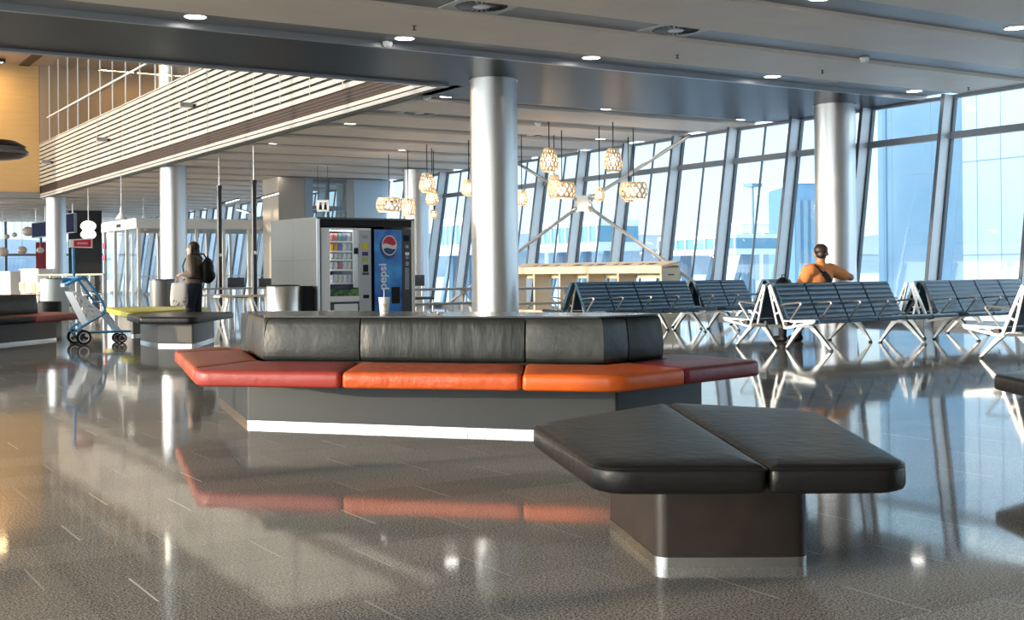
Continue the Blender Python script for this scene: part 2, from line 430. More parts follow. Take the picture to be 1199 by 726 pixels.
# north end glazing and west glazing (the sun comes through the west one)
for i in range(14):
    x0 = -9+2.0*i
    wn += 1; w = struct(empty('window_%d' % wn)); x1 = min(x0+2.0, 18.8)
    MB().box((x0-0.07,78.6,0), (x0+0.07,78.9,CEIL)).build('mullion', M_mull, w, smooth=0)
    MB().box((x0+0.071,78.65,2.3), (x1-0.071,78.8,2.45)).build('transom', M_trans, w, smooth=0)
    MB().quad((x0+0.071,78.7,0), (x1-0.071,78.7,0), (x1-0.071,78.7,2.3), (x0+0.071,78.7,2.3)).build('pane', M_glass, w, smooth=0)
    MB().quad((x0+0.071,78.7,2.45), (x1-0.071,78.7,2.45), (x1-0.071,78.7,CEIL), (x0+0.071,78.7,CEIL)).build('pane', M_glass, w, smooth=0)
for i in range(29):
    y0 = -9.7+3.0*i; y1 = y0+3.0; tall = 17 < y0 < 53; top = 9.9 if tall else CEIL
    wn += 1; w = struct(empty('window_%d' % wn))
    MB().box((-9.2,y0-0.08,0), (-9.0,y0+0.08,top)).build('mullion', M_mull, w, smooth=0)
    spans = [(0,top)]
    if tall:
        MB().box((-9.15,y0+0.081,5.55), (-9.05,y1-0.081,5.75)).build('transom', M_trans, w, smooth=0)
        MB().box((-9.15,y0+0.081,6.04), (-9.05,y1-0.081,6.60)).build('spandrel', M_trans, w, smooth=0)
        spans = [(0,5.55),(5.75,6.04),(6.60,top)]
    for z0, z1 in spans:
        MB().quad((-9.1,y0+0.081,z0), (-9.1,y1-0.081,z0), (-9.1,y1-0.081,z1), (-9.1,y0+0.081,z1)).build('pane', M_wglass, w, smooth=0)

struct(MB().box((-8.95,21.3,0),(-8.7,23.5,3.9)).build('wall_sun_blocker', mat('sun_blocker_paint',(0.5,0.5,0.5),0.6), smooth=0))  # unseen block, added to keep the sun off the vending housing's side

# ------------------------------------------------------------------ balcony with white slats
bal = struct(empty('wall_balcony'), 'white slatted balcony front with brown band above the far hall')
by0, by1, bz0, bz1 = 18.75, 54.28, CEIL-0.02, 6.64
MB().box((BX+0.10,by0,bz0), (BX+0.30,by1,bz1-0.02)).build('backing', M_louvback, bal, smooth=0)
MB().box((BX+0.30,by0,CEIL+0.6), (15.2,by1,CEIL+0.75)).build('upper_floor', M_recess, bal, smooth=0)
MB().box((BX+0.02,by0,bz0+0.20), (BX+0.10,by1,bz0+0.50)).build('brown_band', M_brown, bal, smooth=0)
for z in (bz0+0.27,bz0+0.34,bz0+0.41): MB().box((BX+0.0,by0,z), (BX+0.021,by1,z+0.02)).build('groove', M_gap, bal, smooth=0)
for z in (bz0+0.0,bz0+0.10):
    MB().hexa([(BX-0.03,by0,z),(BX+0.09,by0,z+0.03),(BX+0.09,by1,z+0.03),(BX-0.03,by1,z),(BX-0.03,by0,z+0.075),(BX+0.09,by0,z+0.095),(BX+0.09,by1,z+0.095),(BX-0.03,by1,z+0.075)]).build('slat', M_louver, bal, smooth=0)
nz = 11; pitch = (bz1-bz0-0.50)/nz
for i in range(nz):
    z = bz0+0.50+pitch*i
    MB().hexa([(BX-0.03,by0,z),(BX+0.09,by0,z+0.045),(BX+0.09,by1,z+0.045),(BX-0.03,by1,z),(BX-0.03,by0,z+0.105),(BX+0.09,by0,z+0.13),(BX+0.09,by1,z+0.13),(BX-0.03,by1,z+0.105)]).build('slat', M_louver, bal, smooth=0)
y = by0+0.9
while y < by1:
    MB().box((BX-0.036,y-0.015,bz0+0.5), (BX-0.028,y+0.015,bz1)).build('joint_strip', M_louver, bal, smooth=0)
    MB().box((BX-0.0345,y+0.0151,bz0+0.5), (BX-0.031,y+0.034,bz1)).build('joint_gap', M_louvback, bal, smooth=0)
    y += 1.75
MB().box((BX-0.02,by0,bz1-0.02), (BX+0.30,by1,bz1+0.01)).build('coping', M_louver, bal, smooth=0)
gr = thing('glass_railing', 'tall glass screen with thin posts and handrail on the slatted balcony', 'railing', (BX+0.2,0,bz1+0.012))
y = 34.3; k = 0
while y < 54:
    MB().box((0.03,y-0.018,0), (0.07,y+0.018,3.2)).build('post', M_fin, gr, smooth=0)
    if y+1.75 < 54: MB().quad((0.05,y+0.02,0.01), (0.05,y+1.73,0.01), (0.05,y+1.73,3.18), (0.05,y+0.02,3.18)).build('glass_panel', M_rail, gr, smooth=0)
    y += 1.75
MB().tube([(-0.04,34.2,1.03),(-0.04,53.6,1.03)], 0.03, 8).build('handrail', M_fin, gr)
for (px, py), nm in (((227,124),'near the dark soffit'),((127,164),'in the middle of the balcony'),((61,190),'nearest the veneer wall')):
    g = GX(px, py, BX-0.06)
    t = thing('floodlight', 'small grey box floodlight on the white slats, the one '+nm, 'floodlight', g, 0, 'floodlights on the balcony')
    MB().box((-0.40,-0.10,-0.05), (-0.06,0.10,0.07)).build('housing', M_trimgrey, t, smooth=0)
    MB().box((-0.06,-0.06,-0.04), (0.022,0.06,0.04)).build('bracket', M_dark, t, smooth=0)
    MB().box((-0.39,-0.09,-0.062), (-0.08,0.09,-0.0505)).build('lens', M_cardwhite, t, smooth=0)
wl = thing('wall_washer_light', 'long warm light fitting at the top of the veneer wall', 'light', (4.0,53.0,9.72))
MB().box((-11.5,-0.10,0.02), (4.8,0.10,0.16)).build('housing', M_dark, wl, smooth=0)
MB().quad((-11.4,-0.02,0.019),(4.7,-0.02,0.019),(4.7,0.09,0.019),(-11.4,0.09,0.019)).build('diffuser', M_wash, wl, smooth=0)

# ------------------------------------------------------------------ ceiling fittings
ORD = ['first','second','third','fourth','fifth','sixth']
def downlight(x, y, label):
    t = thing('downlight', label, 'ceiling light', (x,y,CEIL+0.06), 0, 'round downlights in the ceiling strips')
    MB().lathe([(0.135,0.0),(0.155,-0.012),(0.155,0.0)], n=24, caps=False).build('rim', M_alu, t)
    MB().lathe([(0.0005,-0.006),(0.135,-0.006)], n=24, caps=False).build('diffuser', M_down, t)
rows = [(10.86,[11.25,15.05],'in the ceiling strip nearest the camera'),(15.68,[4.92,7.95,11.22,15.07,18.7],'along the near side of the dark soffit'),
        (20.46,[11.27,15.05,18.75],'along the far side of the dark soffit')]
for k in range(1,7):
    rows.append((20.46+4.72*k,[11.4,15.1,18.3],'in the %s lit strip beyond the dark soffit' % ORD[k-1]))
for y, xs, where in rows:
    for i, x in enumerate(xs):
        if y > 39 and y < 43.7 and x > 15.1: continue
        if x > 18 and y > 30: continue
        downlight(x, y, 'round downlight, %s from left, %s' % (ORD[i], where))
for x0, nn in ((8.5,'left'),(5.5,'middle'),):
    pass
for i, (x, y) in enumerate([(2.5,58.2),(6.0,58.2),(9.5,58.2),(6.0,62.9),(9.6,62.9),(13.2,62.9)]):
    o = tag(MB().lathe([(0.0005,0),(0.15,0),(0.16,0.012)], (x,y,CEIL+0.04), 16).build('downlight', M_down), 'small round downlight in the far ceiling below the veneer wall', 'ceiling light', 'far downlights below the veneer wall')
def air_vent(x, y, label):
    t = thing('ceiling_vent', label, 'vent', (x,y,CEIL+0.06), 0, 'round swirl vents in the ceiling')
    MB().box((-0.42,-0.385,-0.010), (0.42,0.385,-0.001)).build('plate', mat('vent_plate', (0.52,0.52,0.51), 0.45), t, smooth=0)
    MB().lathe([(0.0005,-0.012),(0.33,-0.012),(0.33,-0.0105)], n=32).build('opening', M_black, t)
    for q in range(24):
        a = 2*PI*q/24
        MB(Matrix.Rotation(a,4,'Z')).hexa([(0.11,-0.006,-0.022),(0.32,-0.010,-0.022),(0.32,0.012,-0.014),(0.11,0.006,-0.014),(0.11,-0.006,-0.020),(0.32,-0.010,-0.020),(0.32,0.012,-0.0125),(0.11,0.006,-0.0125)]).build('vane', M_trimgrey, t, smooth=0)
    MB().lathe([(0.0005,-0.03),(0.10,-0.026),(0.125,-0.0125)], n=24).build('hub', M_white, t)
air_vent(7.82,13.28,'round swirl vent at the top centre of the ceiling, with white hub')
air_vent(10.95,13.28,'round swirl vent to the right, further along the same ceiling strip')
air_vent(11.9,22.8,'round swirl vent beyond the dark soffit, close to the balcony end')
air_vent(16.2,25.2,'round swirl vent above the woven lamps near the glazing')
for (px, py), lb in (((454,53),'left of the big column, beside a downlight'),((1012,71),'above the right column in the near ceiling'),((500,115),'beside the end of the slatted balcony'),((630,146),'just right of the big column')):
    g = GZ(px,py,CEIL)
    z = CEIL+0.06 if py != 1 else CEIL
    t = tag(MB().lathe([(0.05,0.0),(0.075,-0.01),(0.075,-0.05),(0.045,-0.085),(0.0005,-0.09)], (0,0,0), 20).build('smoke_detector', M_white, loc=(g.x,g.y,CEIL+0.06)), 'small white smoke detector on the ceiling, '+lb, 'smoke detector')
for (px, py), lb in (((485,30),'in the tan strip left of the top vent'),((963,82),'in the tan strip above the right column'),((1134,102),'near the glazing at far right'),((793,64),'in the tan strip between the two vents and the soffit')):
    g = GZ(px,py,CEIL)
    tag(MB().lathe([(0.02,0.0),(0.035,-0.004),(0.012,-0.01),(0.012,-0.05),(0.03,-0.055),(0.03,-0.06),(0.0005,-0.062)], (0,0,0), 12).build('sprinkler_head', M_dark, loc=(g.x,g.y,CEIL)), 'small dark sprinkler head '+lb, 'sprinkler')

# ------------------------------------------------------------------ steel bracing in front of the glazing
br = thing('cross_brace', 'white steel cross brace with round-ended hub plate in front of the glazing', 'brace', (0,0,0))
def bp_(y, z): return Vector((18.45+0.55*z/CEIL, y, z))
hub = bp_(26.71,2.89)
ends = [bp_(22.54,CEIL-0.08), bp_(20.3,0.10), bp_(33.6,0.10), bp_(30.4,CEIL-0.08)]
for e in ends:
    d = (e-hub).normalized()
    MB().tube([hub+d*0.55, e], 0.045, 10).build('rod', M_alu, br)
    MB().tube([hub+d*0.30, hub+d*0.42, hub+d*0.56], [0.03,0.075,0.05], 10).build('clevis', M_alu, br)
pl = []
for e in (ends[0], ends[3], ends[2], ends[1]):
    d = (e-hub).normalized(); s = Vector((d.x, -d.z, d.y)); pl.append((d, s))
ang = [math.atan2(d.z, -d.y) for d, s in pl]
outline = []
for a in sorted(ang):
    for k in (-0.30,0.0,0.30):
        r = 0.42 if k == 0.0 else 0.38
        outline.append((r*math.cos(a+k), r*math.sin(a+k)))
    outline.append((0.24*math.cos(a+0.62), 0.24*math.sin(a+0.62)))
mbp = MB(); rings = []
for off in (-0.03,0.03): rings.append([Vector(hub)+Vector((off,-u,w)) for u, w in outline])
mbp.loft(rings); mbp.build('hub_plate', mat('brace_white', (0.82,0.80,0.76), 0.4), br, smooth=0)
for a in ang:
    MB().tube([Vector(hub)+Vector((-0.05,-0.34*math.cos(a),0.34*math.sin(a))), Vector(hub)+Vector((0.05,-0.34*math.cos(a),0.34*math.sin(a)))], 0.05, 12).build('pin', M_trimgrey, br)

# ------------------------------------------------------------------ upholstered island benches
def V2(l): return [Vector(p) for p in l]
def bench_base(poly, z1, t, m, rad=0.10, kick=0.038, name='base'):
    pts = rounded(poly, rad)
    MB().prism([(p.x,p.y) for p in pts], kick, z1).build(name, m, t)
    MB().prism([(p.x,p.y) for p in offset(pts, -0.002)], 0.0, kick-0.001).build('kick_plate', M_chrome, t)
    lines = MB()
    return pts

# black bench in front
fb = thing('bench', 'black leather two-cushion island bench on brown base in the foreground', 'bench', (0,0,0))
FT = ccw([(2.31,3.215),(3.155,2.655),(4.05,3.955),(3.70,4.61),(2.735,4.27)])
# seam from the back edge to the front edge
sa, sb = Vector((2.765,2.902)), Vector((3.71,4.60))
def split_poly(poly, a, b):
    """clip a convex polygon by the line a-b: the piece left of it and the piece right of it"""
    def side(p): return (b-a).x*(p-a).y-(b-a).y*(p-a).x
    res = [[], []]
    P = V2(poly)
    for i in range(len(P)):
        p, q = P[i], P[(i+1) % len(P)]; sp_, sq = side(p), side(q)
        if sp_ >= 0: res[0].append((p,True))
        if sp_ <= 0: res[1].append((p,True))
        if sp_*sq < 0:
            x = p+(q-p)*(sp_/(sp_-sq)); res[0].append((x,False)); res[1].append((x,False))
    return res
n_ = (sb-sa).normalized(); n_ = Vector((-n_.y,n_.x))*0.004
for sgn in (0,1):
    sh = n_ if sgn == 0 else -n_
    piece = split_poly(FT, sa+sh, sb+sh)[sgn]
    cuts = [p for p, k in piece if not k]
    piece = [(p, k and all((p-c).length > 0.08 for c in cuts)) for p, k in piece if not (k and any((p-c).length < 0.03 for c in cuts))]
    poly = [tuple(p) for p, _ in piece]; rad = [0.13 if k else 0.012 for _, k in piece]
    cu = cushion(poly, 0.355, 0.452, rad, 0.028, 0.006).build('cushion', M_blk, fb, 50)
    piping(poly, 0.437, rad, 0.005, 0.004).build('piping', M_blk, cu)
bench_base(ccw([(2.79,3.515),(3.245,3.215),(3.72,3.90),(3.52,4.34),(3.07,4.19)]), 0.354, fb, M_baseb, [0.05]*5)

# the long grey and orange island
ib = thing('island_seat', 'long island seat with grey leather back and red, orange and maroon cushions', 'sofa', (0,0,0))
S1, S2, S3, S4 = (2.47,7.93), (4.44,5.93), (5.96,6.30), (5.96,7.02)
S5, S6, S7, S8 = (5.55,7.45), (4.45,9.55), (3.55,10.55), (2.99,10.20)
A0, B0, C0, D0, E0, F0 = (3.13,8.50), (4.86,6.68), (5.49,6.83), (5.40,7.15), (4.20,9.05), (3.47,9.80)
def lerp(a, b, t): return (a[0]+(b[0]-a[0])*t, a[1]+(b[1]-a[1])*t)
def hit(p, q, a, b):
    """where line p-q meets line a-b"""
    p, q, a, b = map(Vector, (p,q,a,b)); d, e = q-p, b-a; den = d.x*e.y-d.y*e.x
    t = ((a-p).x*e.y-(a-p).y*e.x)/den; r = p+d*t; return (r.x, r.y)
def onfront(px, py, z, a, b):
    """the point of line a-b seen at this picture column"""
    r = ray(px, py); return hit((0,0), (r.x, r.y), a, b)
o400 = onfront(400,450,0.4,S1,S2); i420 = onfront(420,400,0.6,A0,B0)
o612 = onfront(611,450,0.4,S1,S2); i614 = onfront(614,400,0.6,A0,B0)
o803 = onfront(803,450,0.4,S2,S3); i738 = onfront(738,400,0.6,B0,C0)
oL1 = (2.52,8.15); oL2 = (2.93,9.90)
iL1 = onfront(304,421,0.45,A0,F0); iL2 = onfront(285,410,0.45,A0,F0)
def seg(poly, rad, m, name='seat_cushion'):
    P = V2(poly)
    c = sum(P, Vector((0,0)))/len(P)
    area = sum(P[i-1].x*P[i].y-P[i-1].y*P[i].x for i in range(len(P)))
    if area < 0: P = list(reversed(P)); rad = list(reversed(rad))
    P = offset(P, 0.003)
    poly = [(p.x,p.y) for p in P]
    o = cushion(poly, 0.345, 0.452, rad, 0.03, 0.004).build(name, m, ib, 50)
    return o
g = 0.015
seg([S1,o400,i420,A0,iL1,oL1], [0.16,g,g,g,g,g], M_red)
seg([o400,o612,i614,i420], [g,g,g,g], M_orange)
seg([o612,S2,o803,i738,B0,i614], [g,0.16,g,g,0.001,g], M_orange2)
seg([o803,S3,S4,S5,D0,C0,i738], [g,0.14,0.14,g,g,0.001,g], M_maroon)
seg([oL1,iL1,iL2,oL2], [g,g,g,g], M_rust)
seg([oL2,iL2,F0,S7,S8], [g,g,g,0.14,0.16], M_rust2)
seg([S5,S6,E0,D0], [g,0.14,g,g], M_red)
seg([S6,S7,F0,E0], [g,0.14,g,g], M_rust)
# padded back: panels stand round a core
ZT = 0.775
cen = Vector((4.35,8.15))
core = ccw([tuple(Vector(p)+(cen-Vector(p)).normalized()*0.11) for p in (A0,B0,C0,D0,E0,F0)])
MB().prism(core, 0.346, ZT-0.012).build('back_core', M_black, ib, smooth=0)
def back_panel(a, b, m, name='back_panel', c=None):
    """padded panel on the line a-b, leaning in slightly towards the middle; c wraps it round a corner"""
    pts = [Vector(a), Vector(b)] + ([Vector(c)] if c else [])
    # keep small gaps
    d0 = (pts[1]-pts[0]).normalized(); d1 = (pts[-1]-pts[-2]).normalized()
    pts[0] = pts[0]+d0*0.006; pts[-1] = pts[-1]-d1*0.006
    path = []
    if len(pts) == 2:
        k = max(2, int((pts[1]-pts[0]).length/0.10)); path = [pts[0]+(pts[1]-pts[0])*i/k for i in range(k+1)]
    else:
        k0 = max(2, int((pts[1]-pts[0]).length/0.10)); k1 = max(2, int((pts[2]-pts[1]).length/0.10))
        path = [pts[0]+(pts[1]-pts[0])*i/k0 for i in range(k0)] + [pts[1]+(pts[2]-pts[1])*i/k1 for i in range(k1+1)]
    n = len(path); mb = MB(); rows = []
    nrm = []
    for i in range(n):
        t = (path[min(i+1,n-1)]-path[max(i-1,0)]).normalized(); nn = Vector((t.y,-t.x))
        if nn.dot(path[i]-cen) < 0: nn = -nn
        nrm.append(nn)
    L = [0.0]
    for i in range(1,n): L.append(L[-1]+(path[i]-path[i-1]).length)
    prof = [(-0.085,0.455),(-0.02,0.455),(-0.004,0.468),(0.0,0.49),(0.004,0.56),(-0.002,0.64),(-0.012,0.71),(-0.022,0.745),(-0.036,ZT-0.013),(-0.085,ZT-0.013)]
    for i in range(n):
        e = min(L[i], L[-1]-L[i]); rnd = -0.018*max(0.0, 1-e/0.03)**2
        rows.append([(*(path[i]+nrm[i]*(o+(rnd if 0 < j < 9 else 0))), z) for j, (o, z) in enumerate(prof)])
    # finer ends
    mb.loft(rows, True, True)
    return mb.build(name, m, ib, 50)
back_panel(F0, A0, M_grylea2)
back_panel(A0, i420, M_grylea)
wr = mat('creased_leather', (0.018,0.022,0.0215), 0.38, spec=0.38, bump=(5.5,0.75), stretch=(1.6,1.6,0.45))
back_panel(i420, i614, wr)
back_panel(i614, B0, M_grylea, c=i738)
back_panel(i738, C0, M_grylea, c=lerp(C0,D0,0.98))
back_panel(D0, E0, M_grylea); back_panel(E0, F0, M_grylea)
lidp = ccw([tuple(Vector(p)+(cen-Vector(p)).normalized()*0.018) for p in (A0,B0,C0,D0,E0,F0)])
lp = rounded(lidp, 0.03)
MB().prism([(p.x,p.y) for p in lp], ZT-0.011, ZT).build('back_lid', M_lid, ib, smooth=20)
base_poly = ccw([(3.0,8.44),(4.73,6.36),(5.66,6.60),(5.52,7.15),(4.30,9.45),(3.60,10.30),(3.40,10.30)])
pb = bench_base(base_poly, 0.344, ib, M_base, 0.03)
for q in (0.28,0.62):
    p = lerp((3.0,8.44),(4.73,6.36),q); d = Vector((1.73,-2.08)).normalized(); nn = Vector((d.y,-d.x))
    MB().hexa([(p[0]+nn.x*a+d.x*b, p[1]+nn.y*a+d.y*b, z) for z in (0.0,0.037) for a, b in ((-0.004,-0.002),(0.0035,-0.002),(0.0035,0.002),(-0.004,0.002))]).build('kick_joint', M_trimgrey, ib, smooth=0)

# paper cup with a straw on the back lid
cg = GZ(450,367.6,ZT)
cup = thing('paper_cup', 'white paper cup with gold mark and straw on the grey island seat back', 'cup', (cg.x,cg.y,ZT))
MB().lathe([(0.0005,0.0),(0.031,0.0),(0.032,0.003),(0.0415,0.118),(0.0435,0.120),(0.0435,0.124),(0.041,0.124),(0.040,0.116),(0.0005,0.112)], n=32).build('body', M_cardwhite, cup)
def curved(u, w, r0=0.0324, k=0.00975/0.115):
    a = u; r = r0+k*(w-0.003)*1.0+0.0006
    return (r*math.cos(a), r*math.sin(a), w)
va = math.atan2(-cg.y,-cg.x)+0.12
gold = mat('gold_print', (0.55,0.33,0.06), 0.5)
mbg = MB()
for sx in (-1,1):
    P = [curved(va+sx*(0.30*math.sin(t*PI)*0.9+0.03)-0.0, 0.045+0.04*math.sin(min(1,t*1.35)*PI*0.5)-0.045*max(0,t-0.45), ) for t in [i/8 for i in range(9)]]
    mbg.tube(P, 0.0022, 6)
mbg.build('gold_mark', gold, cup)
MB().loft([[curved(va-1.2+2.4*i/12, z) for i in range(13)] for z in (0.018,0.022)], False, False).build('print_band', mat('print_peach', (0.75,0.45,0.28), 0.5), cup)
MB().tube([(0.0,0.006,0.112),(0.0,0.0,0.16),(-0.003,-0.002,0.185)], 0.0032, 8).build('straw', M_white, cup)
# small scraps lying on the lid
for i, (px, py) in enumerate(((506,366.5),(515,366.8),(388,364.6))):
    gg = GZ(px, py, ZT)
    tag(MB().hexa([(-0.02,-0.008,0.0005),(0.022,-0.010,0.0005),(0.020,0.012,0.0005),(-0.018,0.010,0.0005),(-0.018,-0.006,0.003),(0.018,-0.008,0.009),(0.016,0.010,0.004),(-0.016,0.008,0.011)]).build('paper_scrap', M_cardwhite, loc=(gg.x,gg.y,ZT)), ['crumpled white paper scrap on the seat back, right of the cup','crumpled white paper scrap farthest right on the seat back','crumpled white paper scrap on the seat back, left of the cup'][i], 'paper')

# black bench and yellow bench near the standing person
mbn = thing('bench', 'black leather island bench in front of the standing person', 'bench')
P = ccw([(5.14,20.12),(4.93,18.60),(5.58,17.93),(6.93,20.08),(6.25,20.72)])
cushion(P, 0.345, 0.45, [0.12]*5, 0.03, 0.006).build('cushion', M_blk, mbn, 50)
bench_base(ccw([(5.30,19.90),(5.22,18.62),(5.64,18.20),(6.50,19.85),(6.10,20.25)]), 0.344, mbn, mat('warm_grey_laminate', (0.13,0.115,0.10), 0.42), 0.03)
yb = thing('bench', 'bright yellow leather island bench behind the black bench', 'bench')
P = ccw([(5.42,21.10),(5.86,24.55),(6.7,24.95),(7.50,23.30),(6.9,22.15)])
cushion(P, 0.345, 0.45, [0.12]*5, 0.03, 0.006).build('cushion', M_yellow, yb, 50)
bench_base(ccw([(5.70,21.9),(6.02,24.2),(6.6,24.5),(7.1,23.3),(6.6,22.4)]), 0.344, yb, mat('sand_laminate', (0.22,0.19,0.15), 0.45), 0.03)

# island seat at the left edge
lb = thing('island_seat', 'dark island seat with one red end cushion at left edge', 'sofa')
def simple_pad(t, poly, z0, z1, rad, m, nm): return cushion(ccw(poly), z0, z1, rad, 0.03, 0.005).build(nm, m, t, 50)
def front(px, py, z): gg = GZ(px, py, z); return (gg.x, gg.y)
q0 = (1.70,18.40); q1 = (3.78,20.33); q2 = (4.66,21.30); q3 = (4.62,22.55)
r0, r1, r2 = (1.25,19.10), (3.30,21.05), (4.12,21.88)
P = ccw([q0,q1,r1,r0]); cushion(P, 0.345, 0.45, 0.015, 0.03, 0.005).build('seat_cushion', M_blk, lb, 50)
P = ccw([lerp(q1,q2,0.01),q2,q3,(3.6,22.75),r2,(r1[0]+0.005,r1[1]+0.005)]); cushion(P, 0.345, 0.45, [0.015,0.12,0.12,0.1,0.015,0.015], 0.03, 0.005).build('seat_cushion', M_red, lb, 50)
def lean_panel(t, a, b, m, thick=0.12, z0=0.455, z1=0.775, out=(0.7,-0.7)):
    a, b, n = Vector(a), Vector(b), Vector(out).normalized(); d = (b-a).normalized(); a = a+d*0.006; b = b-d*0.006
    k = 8; rows = []
    for i in range(k+1):
        p = a+(b-a)*i/k; e = min(i,k-i); r = -0.012 if e == 0 else 0
        rows.append([(*(p+n*(o+(r if 0 < j < 5 else 0))), z) for j, (o, z) in enumerate(((-thick,z0),(0.0,z0),(0.008,z0+0.04),(0.0,(z0+z1)/2),(-0.025,z1-0.02),(-0.045,z1),(-thick,z1)))])
    MB().loft(rows).build('back_panel', m, t, 50)
lean_panel(lb, r0, lerp(r0,r2,0.70), M_grylea); lean_panel(lb, lerp(r0,r2,0.70), r2, M_grylea)
MB().prism(ccw([(1.12,19.24),(4.02,21.99),(3.1,22.6),(0.6,20.1)]), 0.346, 0.77).build('back_core', M_black, lb, smooth=0)
bench_base(ccw([(1.9,18.95),(4.36,21.62),(4.25,22.3),(3.4,22.4),(0.6,19.9)]), 0.344, lb, M_dark, 0.03)

# bench tip at the right edge
rb = thing('bench', 'black leather bench tip cut off by the right edge', 'bench')
P = ccw([(5.55,3.95),(6.5,3.2),(7.4,4.0),(6.9,4.9),(6.05,4.75)])
P = [(x+0.19,y-0.07) for x, y in P]
cushion(P, 0.355, 0.452, [0.13]*5, 0.03, 0.006).build('cushion', M_blk, rb, 50)
bench_base(ccw([(6.33,3.90),(6.70,3.50),(7.15,3.95),(6.95,4.40),(6.45,4.33)]), 0.354, rb, M_baseb, 0.04)

# ------------------------------------------------------------------ airport seating in back-to-back rows
def bezier_pts(P, n=10):
    out = []
    for i in range(n+1):
        t = i/n; Q = V2([p for p in P])
        while len(Q) > 1: Q = [Q[j]+(Q[j+1]-Q[j])*t for j in range(len(Q)-1)]
        out.append(Q[0])
    return out
def seating(label, loc, deg, pitch, slots, starts=0.20, rear=None, sides=(-1,1), front_legs=None):
    """slots: 's' seat, 't' low pad without a back; each slot is one pitch wide"""
    t = thing('tandem_seating', label, 'airport seating', (loc[0],loc[1],0), math.radians(deg), 'back-to-back rows of airport seats')
    Ltot = starts+pitch*len(slots)
    MB().box((0.12,-0.02,0.335), (Ltot,0.02,0.385)).build('beam', M_dark, t, smooth=0)
    for sd in sides:
        sl = slots if sd < 0 or rear is None else rear
        S = lambda x, y, z: (x, sd*y, z)
        MB().bar(S(0.12,0.36,0.36), S(Ltot,0.36,0.36), 0.06, 0.05).build('beam', M_dark, t, smooth=0)
        for i, k in enumerate(sl):
            x0 = starts+pitch*i+0.015; x1 = x0+pitch-0.03
            # seat pad with a rolled front edge, ribbed
            rows = []
            prof = [(0.30,0.395),(0.34,0.405),(0.55,0.418),(0.76,0.428),(0.83,0.425),(0.855,0.405),(0.85,0.38),(0.80,0.372),(0.55,0.362),(0.34,0.355),(0.30,0.365)]
            rows = [[S(x,y,z) for y, z in prof] for x in (x0,x1)]
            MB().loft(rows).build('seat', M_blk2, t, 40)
            if k == 's':
                top = []; n = 28
                for j in range(n+1):
                    u = j/n; y = 0.315-0.235*u; z = 0.42+0.445*u
                    rib = 0.010*abs(math.sin(u*7*PI))**0.6*(1 if 0.03 < u < 0.97 else 0)
                    top.append((y+rib*0.88+0.012, z+rib*0.45))
                back = [(0.05,0.868),(0.062,0.885),(0.085,0.884)]
                prof2 = top + [(0.090,0.880),(0.070,0.892),(0.045,0.886),(0.040,0.868)] + [(0.285-0.235*u-0.01, 0.41+0.445*u) for u in (1,0.66,0.33,0)]
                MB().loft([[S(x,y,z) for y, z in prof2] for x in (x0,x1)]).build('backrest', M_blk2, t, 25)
            # arm loop at the left of each slot
            if k == 's' or i > 0:
                xa = starts+pitch*i-0.0
                P = [S(xa,0.21,0.60),S(xa,0.30,0.615),S(xa,0.50,0.635),S(xa,0.545,0.63),S(xa,0.55,0.612),S(xa,0.535,0.595),S(xa,0.43,0.47),S(xa,0.36,0.385)]
                MB().tube(P, [0.010,0.012,0.013,0.013,0.013,0.013,0.012,0.011], 8).build('armrest', M_alu, t)
        # end casting: inclined ladder frame and seat arm with openings
        ends = [0.165, Ltot+0.01] + [starts+pitch*i for i in range(1,len(sl)) if i in (2,)]
        for xe in ends[:2]:
            q = lambda y, z, dx=0.0: Vector(S(xe+dx,y,z))
            f = empty('end_frame', (0,0,0)); f.parent = t
            up = (1,0,0)
            MB().bar(q(0.055,0.875), q(0.30,0.345), 0.035, 0.026, up).build('outer_rail', M_alu, f, smooth=0)
            MB().bar(q(0.035,0.86), q(0.175,0.345), 0.03, 0.024, up).build('inner_rail', M_alu, f, smooth=0)
            for u in (0.35,0.68):
                MB().bar(q(0.055+0.245*u,0.875-0.53*u), q(0.035+0.14*(u+0.07),0.86-0.515*(u+0.07)), 0.024, 0.024, up).build('rung', M_alu, f, smooth=0)
            MB().bar(q(0.30,0.385), q(0.82,0.402), 0.032, 0.022, up).build('seat_rail', M_alu, f, smooth=0)
            MB().bar(q(0.31,0.295), q(0.80,0.385), 0.03, 0.022, up).build('lower_rail', M_alu, f, smooth=0)
            MB().bar(q(0.52,0.392), q(0.44,0.325), 0.026, 0.022, up).build('rung', M_alu, f, smooth=0)
            MB().bar(q(0.30,0.345), q(0.31,0.29), 0.04, 0.024, up).build('knuckle', M_alu, f, smooth=0)
        # legs: flat castings shaped like an inverted V
        lx = front_legs or [0.45, Ltot-0.42]
        for xl in lx:
            for y0, y1 in ((0.36,0.09),(0.50,0.84)):
                MB().loft([[S(xl-0.02*w,y+dy,z) if False else S(xl+sx*w,y+dy,z) for sx, dy in ((-1,-h),(1,-h),(1,h),(-1,h))]
                    for y, z, w, h in ((y0,0.325,0.028,0.055),((y0*0.6+y1*0.4),0.215,0.024,0.035),(y1,0.022,0.018,0.018))]).build('leg', M_alu, t, smooth=0)
                MB().lathe([(0.03,0.0),(0.03,0.012),(0.02,0.024)], S(xl,y1,0), 12).build('foot', M_dark, t)
            MB().box((xl-0.03,sd*0.50 if sd < 0 else 0.36,0.30), (xl+0.03,-0.36 if sd < 0 else 0.50,0.345)).build('leg_bridge', M_alu, t, smooth=0)
        MB().hexa([S(0.155,0.02,0.30),S(0.175,0.02,0.30),S(0.175,0.29,0.30),S(0.155,0.29,0.30),S(0.155,0.02,0.335),S(0.175,0.02,0.335),S(0.175,0.24,0.335),S(0.155,0.24,0.335)]).build('end_plate', M_dark, t, smooth=0)
    return t
